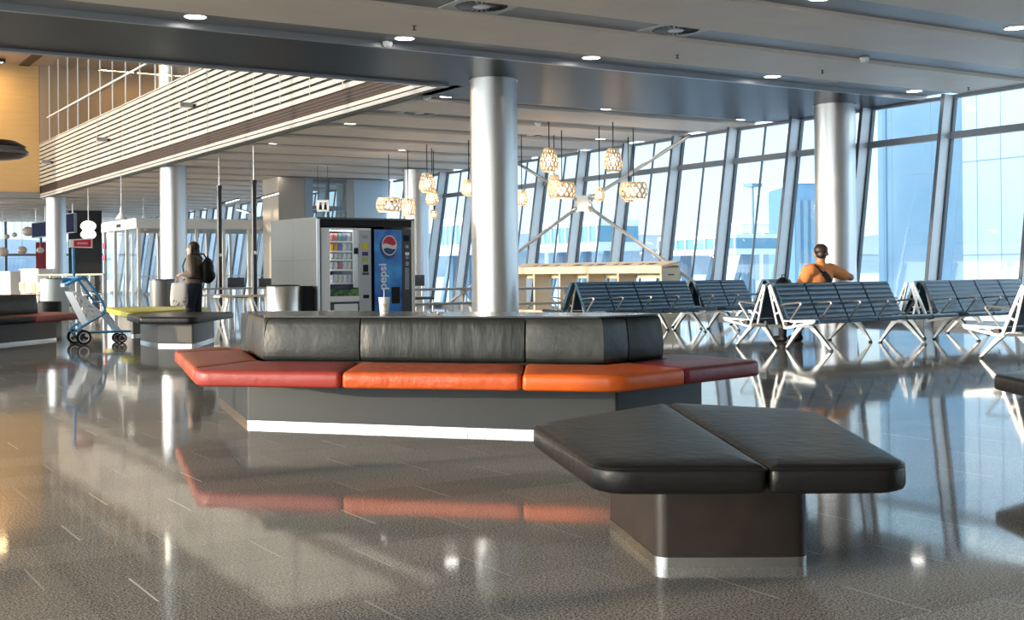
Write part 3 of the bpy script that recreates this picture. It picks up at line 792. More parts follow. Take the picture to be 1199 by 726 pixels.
seating('front black seating unit ending at the man in orange, its open frame facing the camera', (11.52,12.28), 4, 0.61, 'ssst'.replace('ssst','sssst'), front_legs=[0.45,2.45])
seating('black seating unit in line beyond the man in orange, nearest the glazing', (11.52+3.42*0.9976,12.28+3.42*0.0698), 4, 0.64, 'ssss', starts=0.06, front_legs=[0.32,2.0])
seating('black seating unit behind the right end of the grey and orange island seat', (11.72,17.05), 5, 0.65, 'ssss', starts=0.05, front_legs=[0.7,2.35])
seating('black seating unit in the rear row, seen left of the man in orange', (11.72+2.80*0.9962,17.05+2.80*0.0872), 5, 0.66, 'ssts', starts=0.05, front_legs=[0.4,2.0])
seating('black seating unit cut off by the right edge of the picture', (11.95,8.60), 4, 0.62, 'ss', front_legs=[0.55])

# ------------------------------------------------------------------ vending housing and machines
CA = math.radians(4.5); CL = (7.82,18.58,0)
cab = thing('vending_housing', 'tall grey panelled housing round the two vending machines', 'cabinet', CL, CA)
M_cab = mat('cabinet_grey', (0.145,0.142,0.128), 0.42, spec=0.3)
CW, CD, CH = 1.84, 1.72, 2.0
for a, b in ((0.0,0.858),(0.862,CD)):
    for z0, z1 in ((0.04,0.74),(0.744,1.30),(1.304,CH-0.03)):
        MB().box((-0.02,a,z0), (0.0,b,z1)).build('side_panel', M_cab, cab, smooth=0)
MB().box((0.001,0.03,0.0), (0.05,CD,CH-0.031)).build('carcass', M_black, cab, smooth=0)
MB().box((CW-0.05,0.0,0.0), (CW,CD,CH-0.031)).build('carcass', M_cardwhite, cab, smooth=0)
MB().box((-0.02,0.0,CH-0.03), (CW,CD,CH)).build('top', M_cab, cab, smooth=0)
MB().box((0.051,0.95,0.0), (CW-0.051,0.98,CH-0.031)).build('back_board', M_black, cab, smooth=0)
MB().box((0.051,0.02,1.855), (CW-0.051,0.06,CH-0.031)).build('fascia', M_black, cab, smooth=0)
MB().box((-0.02,-0.005,0.0), (0.03,0.0299,CH-0.031)).build('corner_post', M_alu, cab, smooth=0)
RM = Matrix.Rotation(CA,4,'Z')
def cabpt(x, y, z): return (Matrix.Translation(CL) @ RM @ Vector((x,y,z)))
# snack machine
sm = thing('snack_machine', 'white glass-front snack machine on the left inside the grey housing', 'vending machine', cabpt(0.07,0.03,0), CA)
M_smw = mat('snack_white', (0.88,0.88,0.87), 0.35)
M_smg = mat('snack_silver', (0.47,0.50,0.51), 0.35)
W = 0.93
sx0, sx1 = 0.16, 0.70       # window
MB().box((0,0,0.02), (sx0,0.80,1.83)).build('side', M_smw, sm, smooth=0)
MB().box((sx0+0.001,0.0,1.795), (W,0.80,1.83)).build('top_rail', M_smw, sm, smooth=0)
MB().box((sx1+0.001,0.0,0.02), (W,0.80,1.794)).build('control_column', M_smg, sm, smooth=0)
MB().box((sx0+0.001,0.0,0.62), (sx1,0.80,0.70)).build('sill', M_smw, sm, smooth=0)
MB().box((sx0+0.001,0.02,0.02), (sx1,0.80,0.619)).build('lower_door', M_smw, sm, smooth=0)
MB().box((sx0+0.001,0.60,0.701), (sx1,0.62,1.794)).build('back', M_dark, sm, smooth=0)
MB().box((sx0+0.01,0.0,0.30), (sx1-0.005,0.019,0.61)).build('delivery_frame', M_dark, sm, smooth=0)
MB().box((sx0+0.07,-0.006,0.32), (sx1-0.03,-0.0005,0.575)).build('picture', M_cardwhite, sm, smooth=0)
for i, (x, c) in enumerate(((0.30,(0.02,0.015,0.012)),(0.42,(0.30,0.06,0.03)),(0.50,(0.55,0.5,0.5)),(0.60,(0.28,0.10,0.04)))):
    o = MB().lathe([(0.0005,0),(0.028,0),(0.028,0.004)], (0,0,0), 12).build('picture_spot', mat('spot%d' % i, c, 0.5), sm)
    o.location = (x,-0.007,0.42); o.rotation_euler = (PI/2,0,0)
SHZ = [1.615,1.455,1.315,1.15,0.93]
for z in SHZ:
    MB().box((sx0+0.006,0.05,z-0.03), (sx1-0.10,0.598,z)).build('shelf', M_smw, sm, smooth=0)
MB().box((sx1-0.095,0.03,0.84), (sx1-0.002,0.05,1.79)).build('inner_panel', M_smw, sm, smooth=0)
MB().box((sx0+0.004,0.03,0.705), (sx1-0.004,0.045,0.82)).build('advert', mat('advert_green', (0.02,0.03,0.02), 0.4, noise=(14,(0.12,0.30,0.05),0.45,0.6)), sm, smooth=0)
MB().box((sx0+0.004,0.028,0.83), (sx1-0.10,0.05,0.895)).build('advert_strip', mat('advert_violet', (0.03,0.025,0.07), 0.4), sm, smooth=0)
MB().box((sx0+0.003,0.035,0.72),(sx0+0.012,0.046,1.78)).build('light_tube', M_led, sm, smooth=0)
MB().box((sx0+0.02,0.03,1.775),(sx1-0.11,0.05,1.79)).build('light_tube', M_led, sm, smooth=0)
MB().quad((sx0+0.004,0.006,0.702),(sx1-0.002,0.006,0.702),(sx1-0.002,0.006,1.793),(sx0+0.004,0.006,1.793)).build('window', M_clear, sm, smooth=0)
for x0, z0, x1, z1, m in ((0.76,1.47,0.86,1.58,mat('lbl_yellow',(0.75,0.62,0.03),0.5)),(0.76,1.37,0.87,1.435,mat('lbl_violet',(0.03,0.02,0.16),0.4)),(0.76,1.27,0.87,1.345,mat('lbl_green',(0.40,0.45,0.10),0.5)),
                         (0.775,1.10,0.87,1.22,M_black),(0.76,1.05,0.88,1.09,M_dark),(0.775,0.66,0.88,0.72,M_black),(0.765,1.66,0.865,1.71,M_trimgrey)):
    MB().box((x0,-0.008,z0),(x1,-0.0005,z1)).build('panel_label', m, sm, smooth=0)
MB().box((0.62,0.0,1.40),(0.68,0.027,1.50)).build('panel_label', M_black, sm, smooth=0)
PKC = {'pink':(0.72,0.30,0.28),'teal':(0.10,0.40,0.36),'violet':(0.24,0.22,0.40),'orange':(0.85,0.42,0.06),'blue':(0.08,0.14,0.40),'white':(0.78,0.78,0.78),'silver':(0.52,0.54,0.57),'cream':(0.80,0.70,0.55),'red':(0.60,0.08,0.08)}
PK = [['pink','pink','teal','violet','silver'],['orange','orange','blue','white','silver'],['white','cream','silver','white','white'],['silver','white','red','white','cream'],['white','silver','cream','white','silver']]
ROWN = ['top','second','middle','fourth','bottom']; COLN = ['leftmost','second from left','middle','fourth from left','rightmost']
for r, z in enumerate(SHZ):
    h = [0.125,0.115,0.095,0.115,0.125][r]
    for c in range(5):
        nm = PK[r][c]; x = sx0+0.055+c*0.083
        p = cabpt(0.07+x, 0.03+0.075, z+0.002)
        mb = MB(); w = 0.036
        mb.loft([[(-w,0.0,0.0),(w,0.0,0.0),(w,0.006,0.0),(-w,0.006,0.0)],[(-w*0.96,-0.012,h*0.2),(w*0.96,-0.012,h*0.2),(w*0.96,0.02,h*0.2),(-w*0.96,0.02,h*0.2)],
                 [(-w*0.96,-0.016,h*0.55),(w*0.96,-0.016,h*0.55),(w*0.96,0.024,h*0.55),(-w*0.96,0.024,h*0.55)],[(-w*0.97,-0.008,h*0.85),(w*0.97,-0.008,h*0.85),(w*0.97,0.014,h*0.85),(-w*0.97,0.014,h*0.85)],[(-w,0.0,h),(w,0.0,h),(w,0.005,h),(-w,0.005,h)]])
        o = mb.build('snack_packet', mat('packet_'+nm, PKC[nm], 0.3, noise=(40,tuple(v*0.45 for v in PKC[nm]),0.5,0.62)), smooth=40)
        o.location = p; o.rotation_euler = (0,0,CA+random.uniform(-0.15,0.15))
        tag(o, '%s snack packet, %s on the %s shelf of the snack machine' % (nm, COLN[c], ROWN[r]), 'snack packet', 'snack packets in the machine')
# drinks machine
dm = thing('drinks_machine', 'blue fronted drinks machine on the right inside the grey housing', 'vending machine', cabpt(1.06,0.03,0), CA)
DW = 0.72; bx1 = 0.54
M_dblue = bpy.data.materials.new('drinks_blue'); M_dblue.use_nodes = True
nt = M_dblue.node_tree; b = nt.nodes['Principled BSDF']; b.inputs['Roughness'].default_value = 0.3
tc = nt.nodes.new('ShaderNodeTexCoord'); nz_ = nt.nodes.new('ShaderNodeTexNoise'); nz_.inputs['Scale'].default_value = 2.3; nt.links.new(tc.outputs['Object'], nz_.inputs['Vector'])
rp = nt.nodes.new('ShaderNodeValToRGB'); rp.color_ramp.elements[0].position = 0.38; rp.color_ramp.elements[0].color = (0.008,0.085,0.46,1); rp.color_ramp.elements[1].position = 0.66; rp.color_ramp.elements[1].color = (0.03,0.36,0.88,1)
nt.links.new(nz_.outputs['Fac'], rp.inputs['Fac']); nt.links.new(rp.outputs['Color'], b.inputs['Base Color'])
MB().box((0,0.02,0.02), (DW,0.80,1.82)).build('body', M_black, dm, smooth=0)
MB().box((0.01,0.0,0.06), (bx1,0.0195,1.81)).build('front_panel', M_dblue, dm, smooth=0)
MB().box((bx1+0.004,-0.004,0.06), (DW,0.0195,1.82)).build('control_column', M_dark, dm, smooth=0)
MB().box((0.33,-0.004,0.56), (0.49,-0.0005,0.84)).build('delivery_slot', M_black, dm, smooth=0)
M_wpr = mat('print_white', (0.82,0.83,0.85), 0.4); M_rpr = mat('print_red', (0.62,0.01,0.03), 0.4); M_bpr = mat('print_navy', (0.012,0.05,0.20), 0.4)
em = empty('emblem', (0.295,-0.001,1.545)); em.parent = dm
def disc(pts, y, name, m):
    MB().loft([[(x,y,z) for x, z in pts],[(x,y-0.0015,z) for x, z in pts]]).build(name, m, em, smooth=0)
crown = []
for i in range(88):
    a = 2*PI*i/88; r = 0.205 if (i % 4) in (0,1) else 0.185
    crown.append((r*math.cos(a)*0.86-0.022, r*math.sin(a)-0.028))
disc(crown, 0.0, 'crown_cap', M_bpr)
tl = 0.30
def rot(x, z): return (x*math.cos(tl)-z*math.sin(tl), x*math.sin(tl)+z*math.cos(tl))
circ = [(0.172*math.cos(2*PI*i/48)*0.86, 0.172*math.sin(2*PI*i/48)) for i in range(48)]
disc(circ, -0.002, 'ring', M_wpr)
R_ = 0.152
def lobe(a0, a1, wave):
    pts = [(R_*math.cos(a0+(a1-a0)*i/24), R_*math.sin(a0+(a1-a0)*i/24)) for i in range(25)]
    return [ (p[0]*0.86,p[1]) for p in [rot(*q) for q in pts+wave]]
wv1 = [(R_*x, R_*(0.10+0.26*math.sin(x*2.3)*-1)) for x in [-0.85+1.7*i/10 for i in range(1,10)]]
a_s, a_e = math.atan2(0.04,1.0), math.atan2(0.40,-0.92)
disc(lobe(-0.10, PI-0.42, [(R_*x, R_*(0.12-0.30*math.sin(x*2.2))) for x in [-0.72+1.5*i/10 for i in range(11)]]), -0.004, 'red_field', M_rpr)
disc(lobe(PI+0.10, 2*PI-0.62, [(R_*x, R_*(-0.36-0.26*math.sin(x*2.2))) for x in [0.66-1.45*i/10 for i in range(11)]]), -0.004, 'navy_field', M_bpr)
TM = Matrix.Translation((0.165,-0.001,1.02)) @ Matrix.Rotation(PI/2,4,'X') @ Matrix.Rotation(PI/2,4,'Z')
text_mesh('pepsi', 0.215, TM @ Matrix.Scale(1.0,4), 'lettering', M_wpr, dm, 0.001, 0.006)
for z, h in ((1.50,0.05),(1.36,0.05),(1.32,0.03),(1.20,0.07),):
    MB().box((bx1+0.07,-0.010,z), (bx1+0.13,-0.0045,z+h)).build('coin_slot', M_trimgrey, dm, smooth=0)
MB().box((bx1+0.06,-0.012,1.385), (bx1+0.14,-0.0105,1.43)).build('coin_slot', M_cardwhite, dm, smooth=0)
for i in range(12):
    MB().box((bx1+0.055,-0.008,0.80+0.031*i), (bx1+0.135,-0.0045,0.822+0.031*i)).build('selection_button', M_trimgrey, dm, smooth=0)
MB().box((bx1+0.03,-0.006,1.62), (bx1+0.14,-0.0045,1.72)).build('display', M_navy, dm, smooth=0)

# steel bin in front of the housing side
sb_ = thing('waste_bin', 'brushed steel waste bin beside the grey vending housing', 'bin', (7.27,18.72,0))
MB().lathe([(0.27,0.0),(0.27,0.86),(0.255,0.885)], n=40).build('body', M_steel, sb_)
MB().lathe([(0.255,0.8855),(0.262,0.90),(0.20,0.905),(0.18,0.88)], n=40).build('lid', M_dark, sb_)
MB().box((0.29,-0.1,0.0), (0.47,0.28,0.88)).build('side_box', M_black, sb_, smooth=0)

# ------------------------------------------------------------------ bins, poles, vestibule
def bin_(px, py_top, dd, r, h, label, m):
    p = GD(px, py_top, dd)
    t = thing('waste_bin', label, 'bin', (p.x,p.y,0))
    MB().lathe([(r*0.97,0.0),(r,0.05),(r,h-0.03)], n=32).build('body', m, t)
    MB().lathe([(r*1.02,h-0.029),(r*1.02,h),(r*0.8,h+0.005),(r*0.75,h-0.02)], n=32).build('lid', M_dark, t)
    return t
bin_(190,327,28.5,0.285,0.98,'dark grey round waste bin behind the yellow bench', mat('bin_grey',(0.14,0.14,0.135),0.4,0.4))
bin_(64,325,36.0,0.40,1.02,'pale grey round waste bin below the distant column at left', mat('bin_pale',(0.36,0.40,0.40),0.4,0.3))
o = tag(MB().lathe([(0.26,0.0),(0.27,0.02),(0.27,0.46),(0.25,0.48)], n=28).build('stool', M_black), 'low round black stool behind the island seat at left edge', 'stool')
p = GD(58,360,29.0); o.location = (p.x,p.y,0)

def pole(px, py, dd, top, arms, label):
    p = GD(px, py, dd); t = thing('light_pole', label, 'lamp', (p.x,p.y,0), 0, 'dark light poles with bar lamps')
    MB().lathe([(0.10,0.0),(0.10,0.02),(0.068,0.03),(0.068,top-0.1),(0.078,top-0.1),(0.078,top)], n=20).build('pole', mat('pole_dark',(0.03,0.03,0.032),0.28,0.6), t)
    MB().tube([(0,0,top),(0,0,CEIL+0.05)], 0.012, 8).build('suspension_rod', M_alu, t)
    for az, z, l, lit in arms:
        d = Vector((math.cos(az),math.sin(az),0.28)).normalized(); a = Vector((0,0,z))+d*0.06
        ar = MB().bar(a, a+d*l, 0.035, 0.035).build('arm', M_dark, t, smooth=0)
        if lit: MB().bar(a+d*(l*0.25)-ZV*0.028, a+d*l-ZV*0.028, 0.045, 0.018).build('light_bar', M_led, ar, smooth=0)
    MB().lathe([(0.0001,1.03),(0.17,1.03),(0.17,1.05),(0.0001,1.05)], n=24).build('shelf', M_dark, t) if top > 3.0 and False else None
    MB().box((-0.02,-0.085,1.58),(0.05,-0.062,1.66)).build('socket_plate', M_cardwhite, t, smooth=0)
    return t
a_r = -YAW
pole(256.5,217,34.2,3.56,[(a_r+0.25,3.05,0.50,True),(a_r+PI-0.2,2.50,0.66,False)],'dark light pole behind the standing person, left one of two')
pole(297,210,31.0,3.46,[(a_r+0.2,2.98,0.58,True),(a_r+PI-0.1,2.62,0.40,True)],'dark light pole just left of the grey vending housing')

def vestibule():
    A = Vector((10.95,41.2)); w, dpt, h = 5.6, 4.6, 2.96
    t = thing('glass_vestibule', 'pale framed glass vestibule behind the white column at left', 'vestibule', (A.x,A.y,0))
    M_fr = mat('frame_pale', (0.60,0.60,0.58), 0.4)
    xs = [0,1.0,1.95,2.9,3.8,4.7,w]
    for x in xs:
        for y in (0,dpt): MB().box((x-0.05,y-0.05,0),(x+0.05,y+0.05,h-0.32)).build('post', M_fr, t, smooth=0)
    for y in (1.5,3.1):
        for x in (0,w): MB().box((x-0.05,y-0.05,0),(x+0.05,y+0.05,h-0.32)).build('post', M_fr, t, smooth=0)
    for y in (0,dpt): MB().box((-0.1,y-0.1,h-0.319),(w+0.1,y+0.1,h)).build('header', M_fr, t, smooth=0)
    for x in (0,w): MB().box((x-0.1,0.101,h-0.319),(x+0.1,dpt-0.101,h)).build('header', M_fr, t, smooth=0)
    MB().box((-0.08,0.11,h+0.001),(w+0.08,dpt-0.11,h+0.03)).build('top', M_fr, t, smooth=0)
    for i in range(len(xs)-1):
        MB().quad((xs[i]+0.051,0,0.03),(xs[i+1]-0.051,0,0.03),(xs[i+1]-0.051,0,h-0.33),(xs[i]+0.051,0,h-0.33)).build('glass_panel', M_clear, t, smooth=0)
        MB().box((xs[i]+0.051,-0.03,1.02),(xs[i+1]-0.051,0.0-0.005,1.05)).build('push_bar', M_fr, t, smooth=0)
    for a, b in ((0.06,1.44),(1.56,3.04),(3.16,4.54)):
        MB().quad((0,a,0.03),(0,b,0.03),(0,b,h-0.33),(0,a,h-0.33)).build('glass_panel', M_clear, t, smooth=0)
    MB().box((-0.106,1.9,h-0.22),(-0.101,2.5,h-0.10)).build('sensor', M_black, t, smooth=0)
    for zz, c in ((2.05,M_redsign),(1.62,M_redsign)):
        MB().box((-0.10,4.2,zz),(-0.06,4.5,zz+0.2)).build('door_sticker', c, t, smooth=0)
    return t
vestibule()

# ------------------------------------------------------------------ far left background
def at(px, py, dd): return GD(px, py, dd)
# black block with display boards
p0, p1 = GD(80,243,62), GD(119,243,62)
bw = struct(MB().hexa([(p0.x,p0.y,0),(p1.x,p1.y,0),(p1.x+0.3,p1.y+1.5,0),(p0.x+0.3,p0.y+1.5,0),(p0.x,p0.y,4.36),(p1.x,p1.y,4.36),(p1.x+0.3,p1.y+1.5,4.36),(p0.x+0.3,p0.y+1.5,4.36)]).build('wall_black_block', M_black, smooth=0))
def board(px0, px1, y0, y1, d0, d1, label):
    a, b = GD(px0,(y0+y1)/2,d0), GD(px1,(y0+y1)/2,d1)
    za = GD(px0,y0,d0).z; zb = GD(px0,y1,d0).z
    t = thing('display_board', label, 'screen', (a.x,a.y,zb), 0)
    v = Vector((b.x-a.x,b.y-a.y,0)); n = Vector((v.y,-v.x,0)).normalized()*0.12; u = v.normalized()
    h = za-zb
    q = lambda s, o, z: Vector((v.x*s+n.x*o, v.y*s+n.y*o, z))
    MB().hexa([q(0,0,0),q(1,0,0),q(1,-1,0),q(0,-1,0),q(0,0,h),q(1,0,h),q(1,-1,h),q(0,-1,h)]).build('casing', M_trimgrey, t, smooth=0)
    MB().hexa([q(0.02,0.04,0.04),q(0.98,0.04,0.04),q(0.98,0.004,0.04),q(0.02,0.004,0.04),q(0.02,0.04,h-0.04),q(0.98,0.04,h-0.04),q(0.98,0.004,h-0.04),q(0.02,0.004,h-0.04)]).build('screen', M_navy, t, smooth=0)
    for s in (0.2,0.8): MB().tube([q(s,-0.5,h),q(s,-0.5,CEIL-zb)], 0.03, 6).build('hanger', M_alu, t)
board(37,55,261,279,60,58,'dark blue display board hanging left of the distant column')
board(70,87,251,274,57,55.5,'dark blue display board hanging right of the distant column')
# glass rail with pale handrail
ra, rb2 = GD(44,318,47), GD(121,318,44.5)
t = thing('glass_barrier', 'glass barrier with pale handrail left of the glass vestibule', 'barrier', (ra.x,ra.y,0))
v = Vector((rb2.x-ra.x, rb2.y-ra.y, 0))
MB().tube([Vector((0,0,1.12)), v+ZV*1.12], 0.035, 8).build('handrail', mat('rail_pale',(0.62,0.55,0.42),0.4), t)
for k in range(6):
    q = v*(k/5); MB().tube([q, q+ZV*1.09], 0.028, 8).build('post', M_alu, t)
    if k < 5:
        qa, qb = v*((k+0.04)/5), v*((k+0.96)/5)
        MB().quad(qa+ZV*0.08, qb+ZV*0.08, qb+ZV*1.08, qa+ZV*1.08).build('glass_panel', M_rail, t, smooth=0)
# white counters
for (x0, x1, y0, dd, label) in ((-12,12,318,52,'white service counter at far left behind the dark island seat'),(24,45,315,50,'white service counter left of the distant column')):
    a, b = GD(x0,y0,dd), GD(x1,y0,dd-0.6); t = thing('service_counter', label, 'counter', (a.x,a.y,0)); v = Vector((b.x-a.x,b.y-a.y,0)); n = Vector((-v.y,v.x,0)).normalized()*0.7
    z = a.z
    MB().hexa([(0,0,0.08),(v.x,v.y,0.08),(v.x+n.x,v.y+n.y,0.08),(n.x,n.y,0.08),(0,0,z-0.04),(v.x,v.y,z-0.04),(v.x+n.x,v.y+n.y,z-0.04),(n.x,n.y,z-0.04)]).build('body', M_cardwhite, t, smooth=0)
    e = v.normalized()*0.05; f = n.normalized()*0.05
    MB().hexa([(-e.x-f.x,-e.y-f.y,z-0.039),(v.x+e.x-f.x,v.y+e.y-f.y,z-0.039),(v.x+n.x+e.x+f.x,v.y+n.y+e.y+f.y,z-0.039),(n.x-e.x+f.x,n.y-e.y+f.y,z-0.039),(-e.x-f.x,-e.y-f.y,z),(v.x+e.x-f.x,v.y+e.y-f.y,z),(v.x+n.x+e.x+f.x,v.y+n.y+e.y+f.y,z),(n.x-e.x+f.x,n.y-e.y+f.y,z)]).build('top', M_white, t, smooth=0)
    MB().hexa([(0.02,0.02,0),(v.x*0.98,v.y*0.98,0),(v.x*0.98+n.x*0.9,v.y*0.98+n.y*0.9,0),(n.x*0.9,n.y*0.9,0),(0.02,0.02,0.079),(v.x*0.98,v.y*0.98,0.079),(v.x*0.98+n.x*0.9,v.y*0.98+n.y*0.9,0.079),(n.x*0.9,n.y*0.9,0.079)]).build('plinth', M_dark, t, smooth=0)
# red curtain-like panel, far
a = GD(42,300,73); tt = thing('red_banner', 'tall red banner standing far behind the distant column', 'banner', (a.x,a.y,0))
MB().box((0,-0.03,0.25),(1.7,0.03,3.1)).build('cloth', mat('banner_red',(0.42,0.05,0.05),0.7,noise=(3,(0.30,0.03,0.04),0.4,0.6),stretch=(3,1,0.3)), tt)
MB().box((0.0,-0.25,0),(1.7,0.25,0.249)).build('stand', M_dark, tt, smooth=0)
# wooden and white chairs
def chair(px, py, dd, rz, label, wood=True):
    p = GD(px, py, dd); t = thing('cafe_chair', label, 'chair', (p.x,p.y,0), rz, 'chairs of the far cafe')
    m = M_wood if wood else M_white; ml = M_wood if wood else M_alu
    for sx in (-1,1):
        MB().tube([(sx*0.20,0.20,0),(sx*0.18,0.17,0.435)], 0.016, 6).build('leg', ml, t)
        MB().tube([(sx*0.20,-0.21,0),(sx*0.18,-0.18,0.435)], 0.016, 6).build('leg', ml, t)
    cushion(ccw([(-0.22,-0.22),(0.22,-0.22),(0.22,0.22),(-0.22,0.22)]), 0.436, 0.47, 0.07, 0.012, 0.0).build('seat', m, t, 50)
    rows = []
    for i in range(9):
        x = -0.22+0.44*i/8; y = 0.20+0.05*(1-(x/0.22)**2)
        rows.append([(x,y,0.53),(x,y+0.04,0.86),(x,y+0.055,0.86),(x,y+0.015,0.53)])
    MB().loft(rows).build('backrest', m, t, 40)
    for sx in (-1,1): MB().tube([(sx*0.17,0.19,0.46),(sx*0.17,0.235,0.60)], 0.014, 6).build('back_post', ml, t)
chair(42,345,41,2.2,'light wood cafe chair just left of the pale waste bin')
chair(51,345,43,1.9,'light wood cafe chair behind, touching the pale waste bin in view')
chair(33,345,45,2.5,'light wood cafe chair nearest the white service counter')
chair(107,350,40,0.6,'white cafe chair beside the glass barrier, left of the vestibule',False)
chair(113,350,42.5,1.2,'white cafe chair touching the vestibule corner in view',False)
# pendant lamps of the cafe
def bubble(px, yt, yb, dd, label, big=True):
    pt = GD(px,(yt+yb)/2,dd); t = thing('pendant_lamp', label, 'lamp', pt, 0)
    s = (GD(px,yt,dd).z-GD(px,yb,dd).z)/2
    mb = MB()
    if big:
        mb.sphere((0,0,s*0.30), (s*0.72,s*0.72,s*0.52)); MB_ = mb
        mb.build('shade', mat('opal_glow',(0.9,0.9,0.9),0.3,emit=((1,0.98,0.95),0.7)), t)
        MB().sphere((0,0,-s*0.48), (s*0.72,s*0.72,s*0.50)).build('shade', MATS['opal_glow'], t)
    else:
        MB().lathe([(s*0.15,s),(s*0.25,s*0.2),(s*0.9,-s*0.8),(s*0.95,-s)], n=20).build('shade', M_white, t)
    MB().tube([(0,0,s*0.8),(0,0,CEIL-pt.z)], 0.018, 6).build('rod', M_white, t)
bubble(103.5,256,281,46,'white double-bubble pendant lamp in front of the black block')
bubble(142,243,257,40.5,'white bell pendant lamp over the vestibule corner',False)
bubble(168,250,256,52,'small white pendant lamp over the vestibule, nearest the white column',False)
for i, (px, py, dd, r) in enumerate(((8,277,66,0.16),(17,275,69,0.16),(33,271,64,0.30),(3,295,60,0.28),(26,293,62,0.24),(47,293,66,0.2))):
    pt = GD(px,py,dd); t = thing('globe_lamp', ['small globe lamp first from left over the far cafe','small globe lamp second from left over the far cafe','large glass globe lamp left of the hanging display board','wide globe lamp lowest over the far cafe at left edge','globe lamp over the white service counter','globe lamp closest to the distant column'][i], 'lamp', pt, 0, 'globe lamps of the far cafe')
    MB().sphere((0,0,0), (r,r,r*0.85)).build('shade', mat('globe_amber',(0.80,0.62,0.50),0.2), t)
    MB().tube([(0,0,r*0.8),(0,0,CEIL-0.03-pt.z)], 0.014, 6).build('rod', M_white, t)
# oval ribbed lamp over the atrium, left edge
pt = GD(-12,178,15.0)
t = thing('oval_pendant', 'brown ribbed oval pendant cut off by the left edge, before the veneer wall', 'lamp', pt, 0)
M_rib = mat('rib_brown',(0.10,0.055,0.04),0.3)
MB().lathe([(0.10,0.15),(0.30,0.135),(0.42,0.07),(0.405,0.065),(0.29,0.12),(0.10,0.135)], n=40).build('upper_shell', M_rib, t)
MB().lathe([(0.40,0.055),(0.45,0.0),(0.44,-0.03),(0.39,0.02)], n=40).build('rim', mat('rim_grey',(0.22,0.19,0.19),0.25), t)
MB().lathe([(0.42,-0.035),(0.36,-0.07),(0.20,-0.095),(0.03,-0.10),(0.03,-0.085),(0.19,-0.08),(0.35,-0.055)], n=40).build('lower_shell', M_rib, t)
MB().lathe([(0.30,-0.045),(0.30,0.06)], n=24).build('core', mat('core_peach',(0.62,0.36,0.24),0.5), t)
MB().tube([(0,0,0.14),(0,0,9.9-pt.z)], 0.012, 6).build('cord', M_dark, t)

# ------------------------------------------------------------------ woven wood lamps
def woven(px, yt, yb, dd, w, kind, label):
    zt, zb = GD(px,yt,dd).z, GD(px,yb,dd).z; pt = GD(px,(yt+yb)/2,dd); h = zt-zb
    t = thing('woven_pendant', label, 'lamp', (pt.x,pt.y,zb), 0, 'woven wood pendant lamps by the glazing')
    R = w/2
    if kind == 'drum': prof = [(0.80,0.0),(0.97,0.22),(1.0,0.55),(0.93,0.85),(0.82,1.0)]
    else: prof = [(0.62,0.0),(0.86,0.10),(1.0,0.30),(0.92,0.50),(0.74,0.80),(0.58,1.0)]
    def rad(u):
        for (r0,u0),(r1,u1) in zip(prof,prof[1:]):
            if u <= u1: return R*(r0+(r1-r0)*(u-u0)/(u1-u0))
        return R*prof[-1][0]
    n = 14; mb = MB(); wd = 0.16*R; turn = 2*PI/n*2.2*(0.8 if kind == 'drum' else 1.2)
    for dr in (1,-1):
        for k in range(n):
            rows = []
            for j in range(9):
                u = j/8; a = 2*PI*k/n+dr*turn*(u-0.5); r = rad(u)*(1.0 if dr > 0 else 0.955); da = wd/max(r,0.05)/2
                rows.append([(r*math.cos(a-da),r*math.sin(a-da),u*h),(r*math.cos(a+da),r*math.sin(a+da),u*h),((r-0.006)*math.cos(a+da),(r-0.006)*math.sin(a+da),u*h),((r-0.006)*math.cos(a-da),(r-0.006)*math.sin(a-da),u*h)])
            mb.loft(rows)
    for u in (0.0,1.0):
        r = rad(u); mb.lathe([(r*0.94,u*h-0.006),(r*1.01,u*h-0.006),(r*1.01,u*h+0.006),(r*0.94,u*h+0.006),(r*0.94,u*h-0.006)], n=24, caps=False)
    mb.build('shade', M_woodlamp, t, smooth=0)
    MB().sphere((0,0,h*0.48), (R*0.30,R*0.30,h*0.24)).build('bulb', M_bulb, t)
    MB().tube([(0,0,h*0.7),(0,0,CEIL-zb)], 0.011, 6).build('cord', M_black, t)
for a in ((643,174,201,26.95,0.43,'tall','bell-shaped woven lamp at upper left of the group right of the big column'),
          (649,205,231,29.6,0.36,'tall','bell-shaped woven lamp half behind the wide one right of the big column'),
          (658,214,232,28.6,0.66,'drum','wide woven drum lamp just right of the big column'),
          (718,174,201,27.1,0.42,'tall','bell-shaped woven lamp highest on the right, before the brace rod'),
          (702,220,235,27.9,0.23,'drum','smallest woven lamp over the right rod of the brace hub'),
          (742,214,233,28.3,0.68,'drum','wide woven drum lamp farthest right'),
          (736,226,236,30.2,0.27,'drum','small woven lamp hanging behind the wide drum farthest right'),
          (611,223,240,29.5,0.30,'tall','woven lamp peeking out behind the right side of the big column'),
          (455.5,232,248,34.0,0.74,'drum','wide woven drum lamp above the drinks machine'),
          (478,233,252,32.9,0.38,'drum','rounded woven lamp beside the wide drum, in front of the glazing column'),
          (500,203,225,31.4,0.44,'tall','bell-shaped woven lamp highest left of the big column'),
          (506,222,240,32.4,0.36,'tall','bell-shaped woven lamp below the highest one left of the big column'),
          (508,246,256,33.1,0.21,'drum','smallest woven lamp left of the big column, lowest of its cluster'),
          (549,211,229,30.5,0.40,'tall','woven lamp half hidden by the left side of the big column')):
    woven(*a)

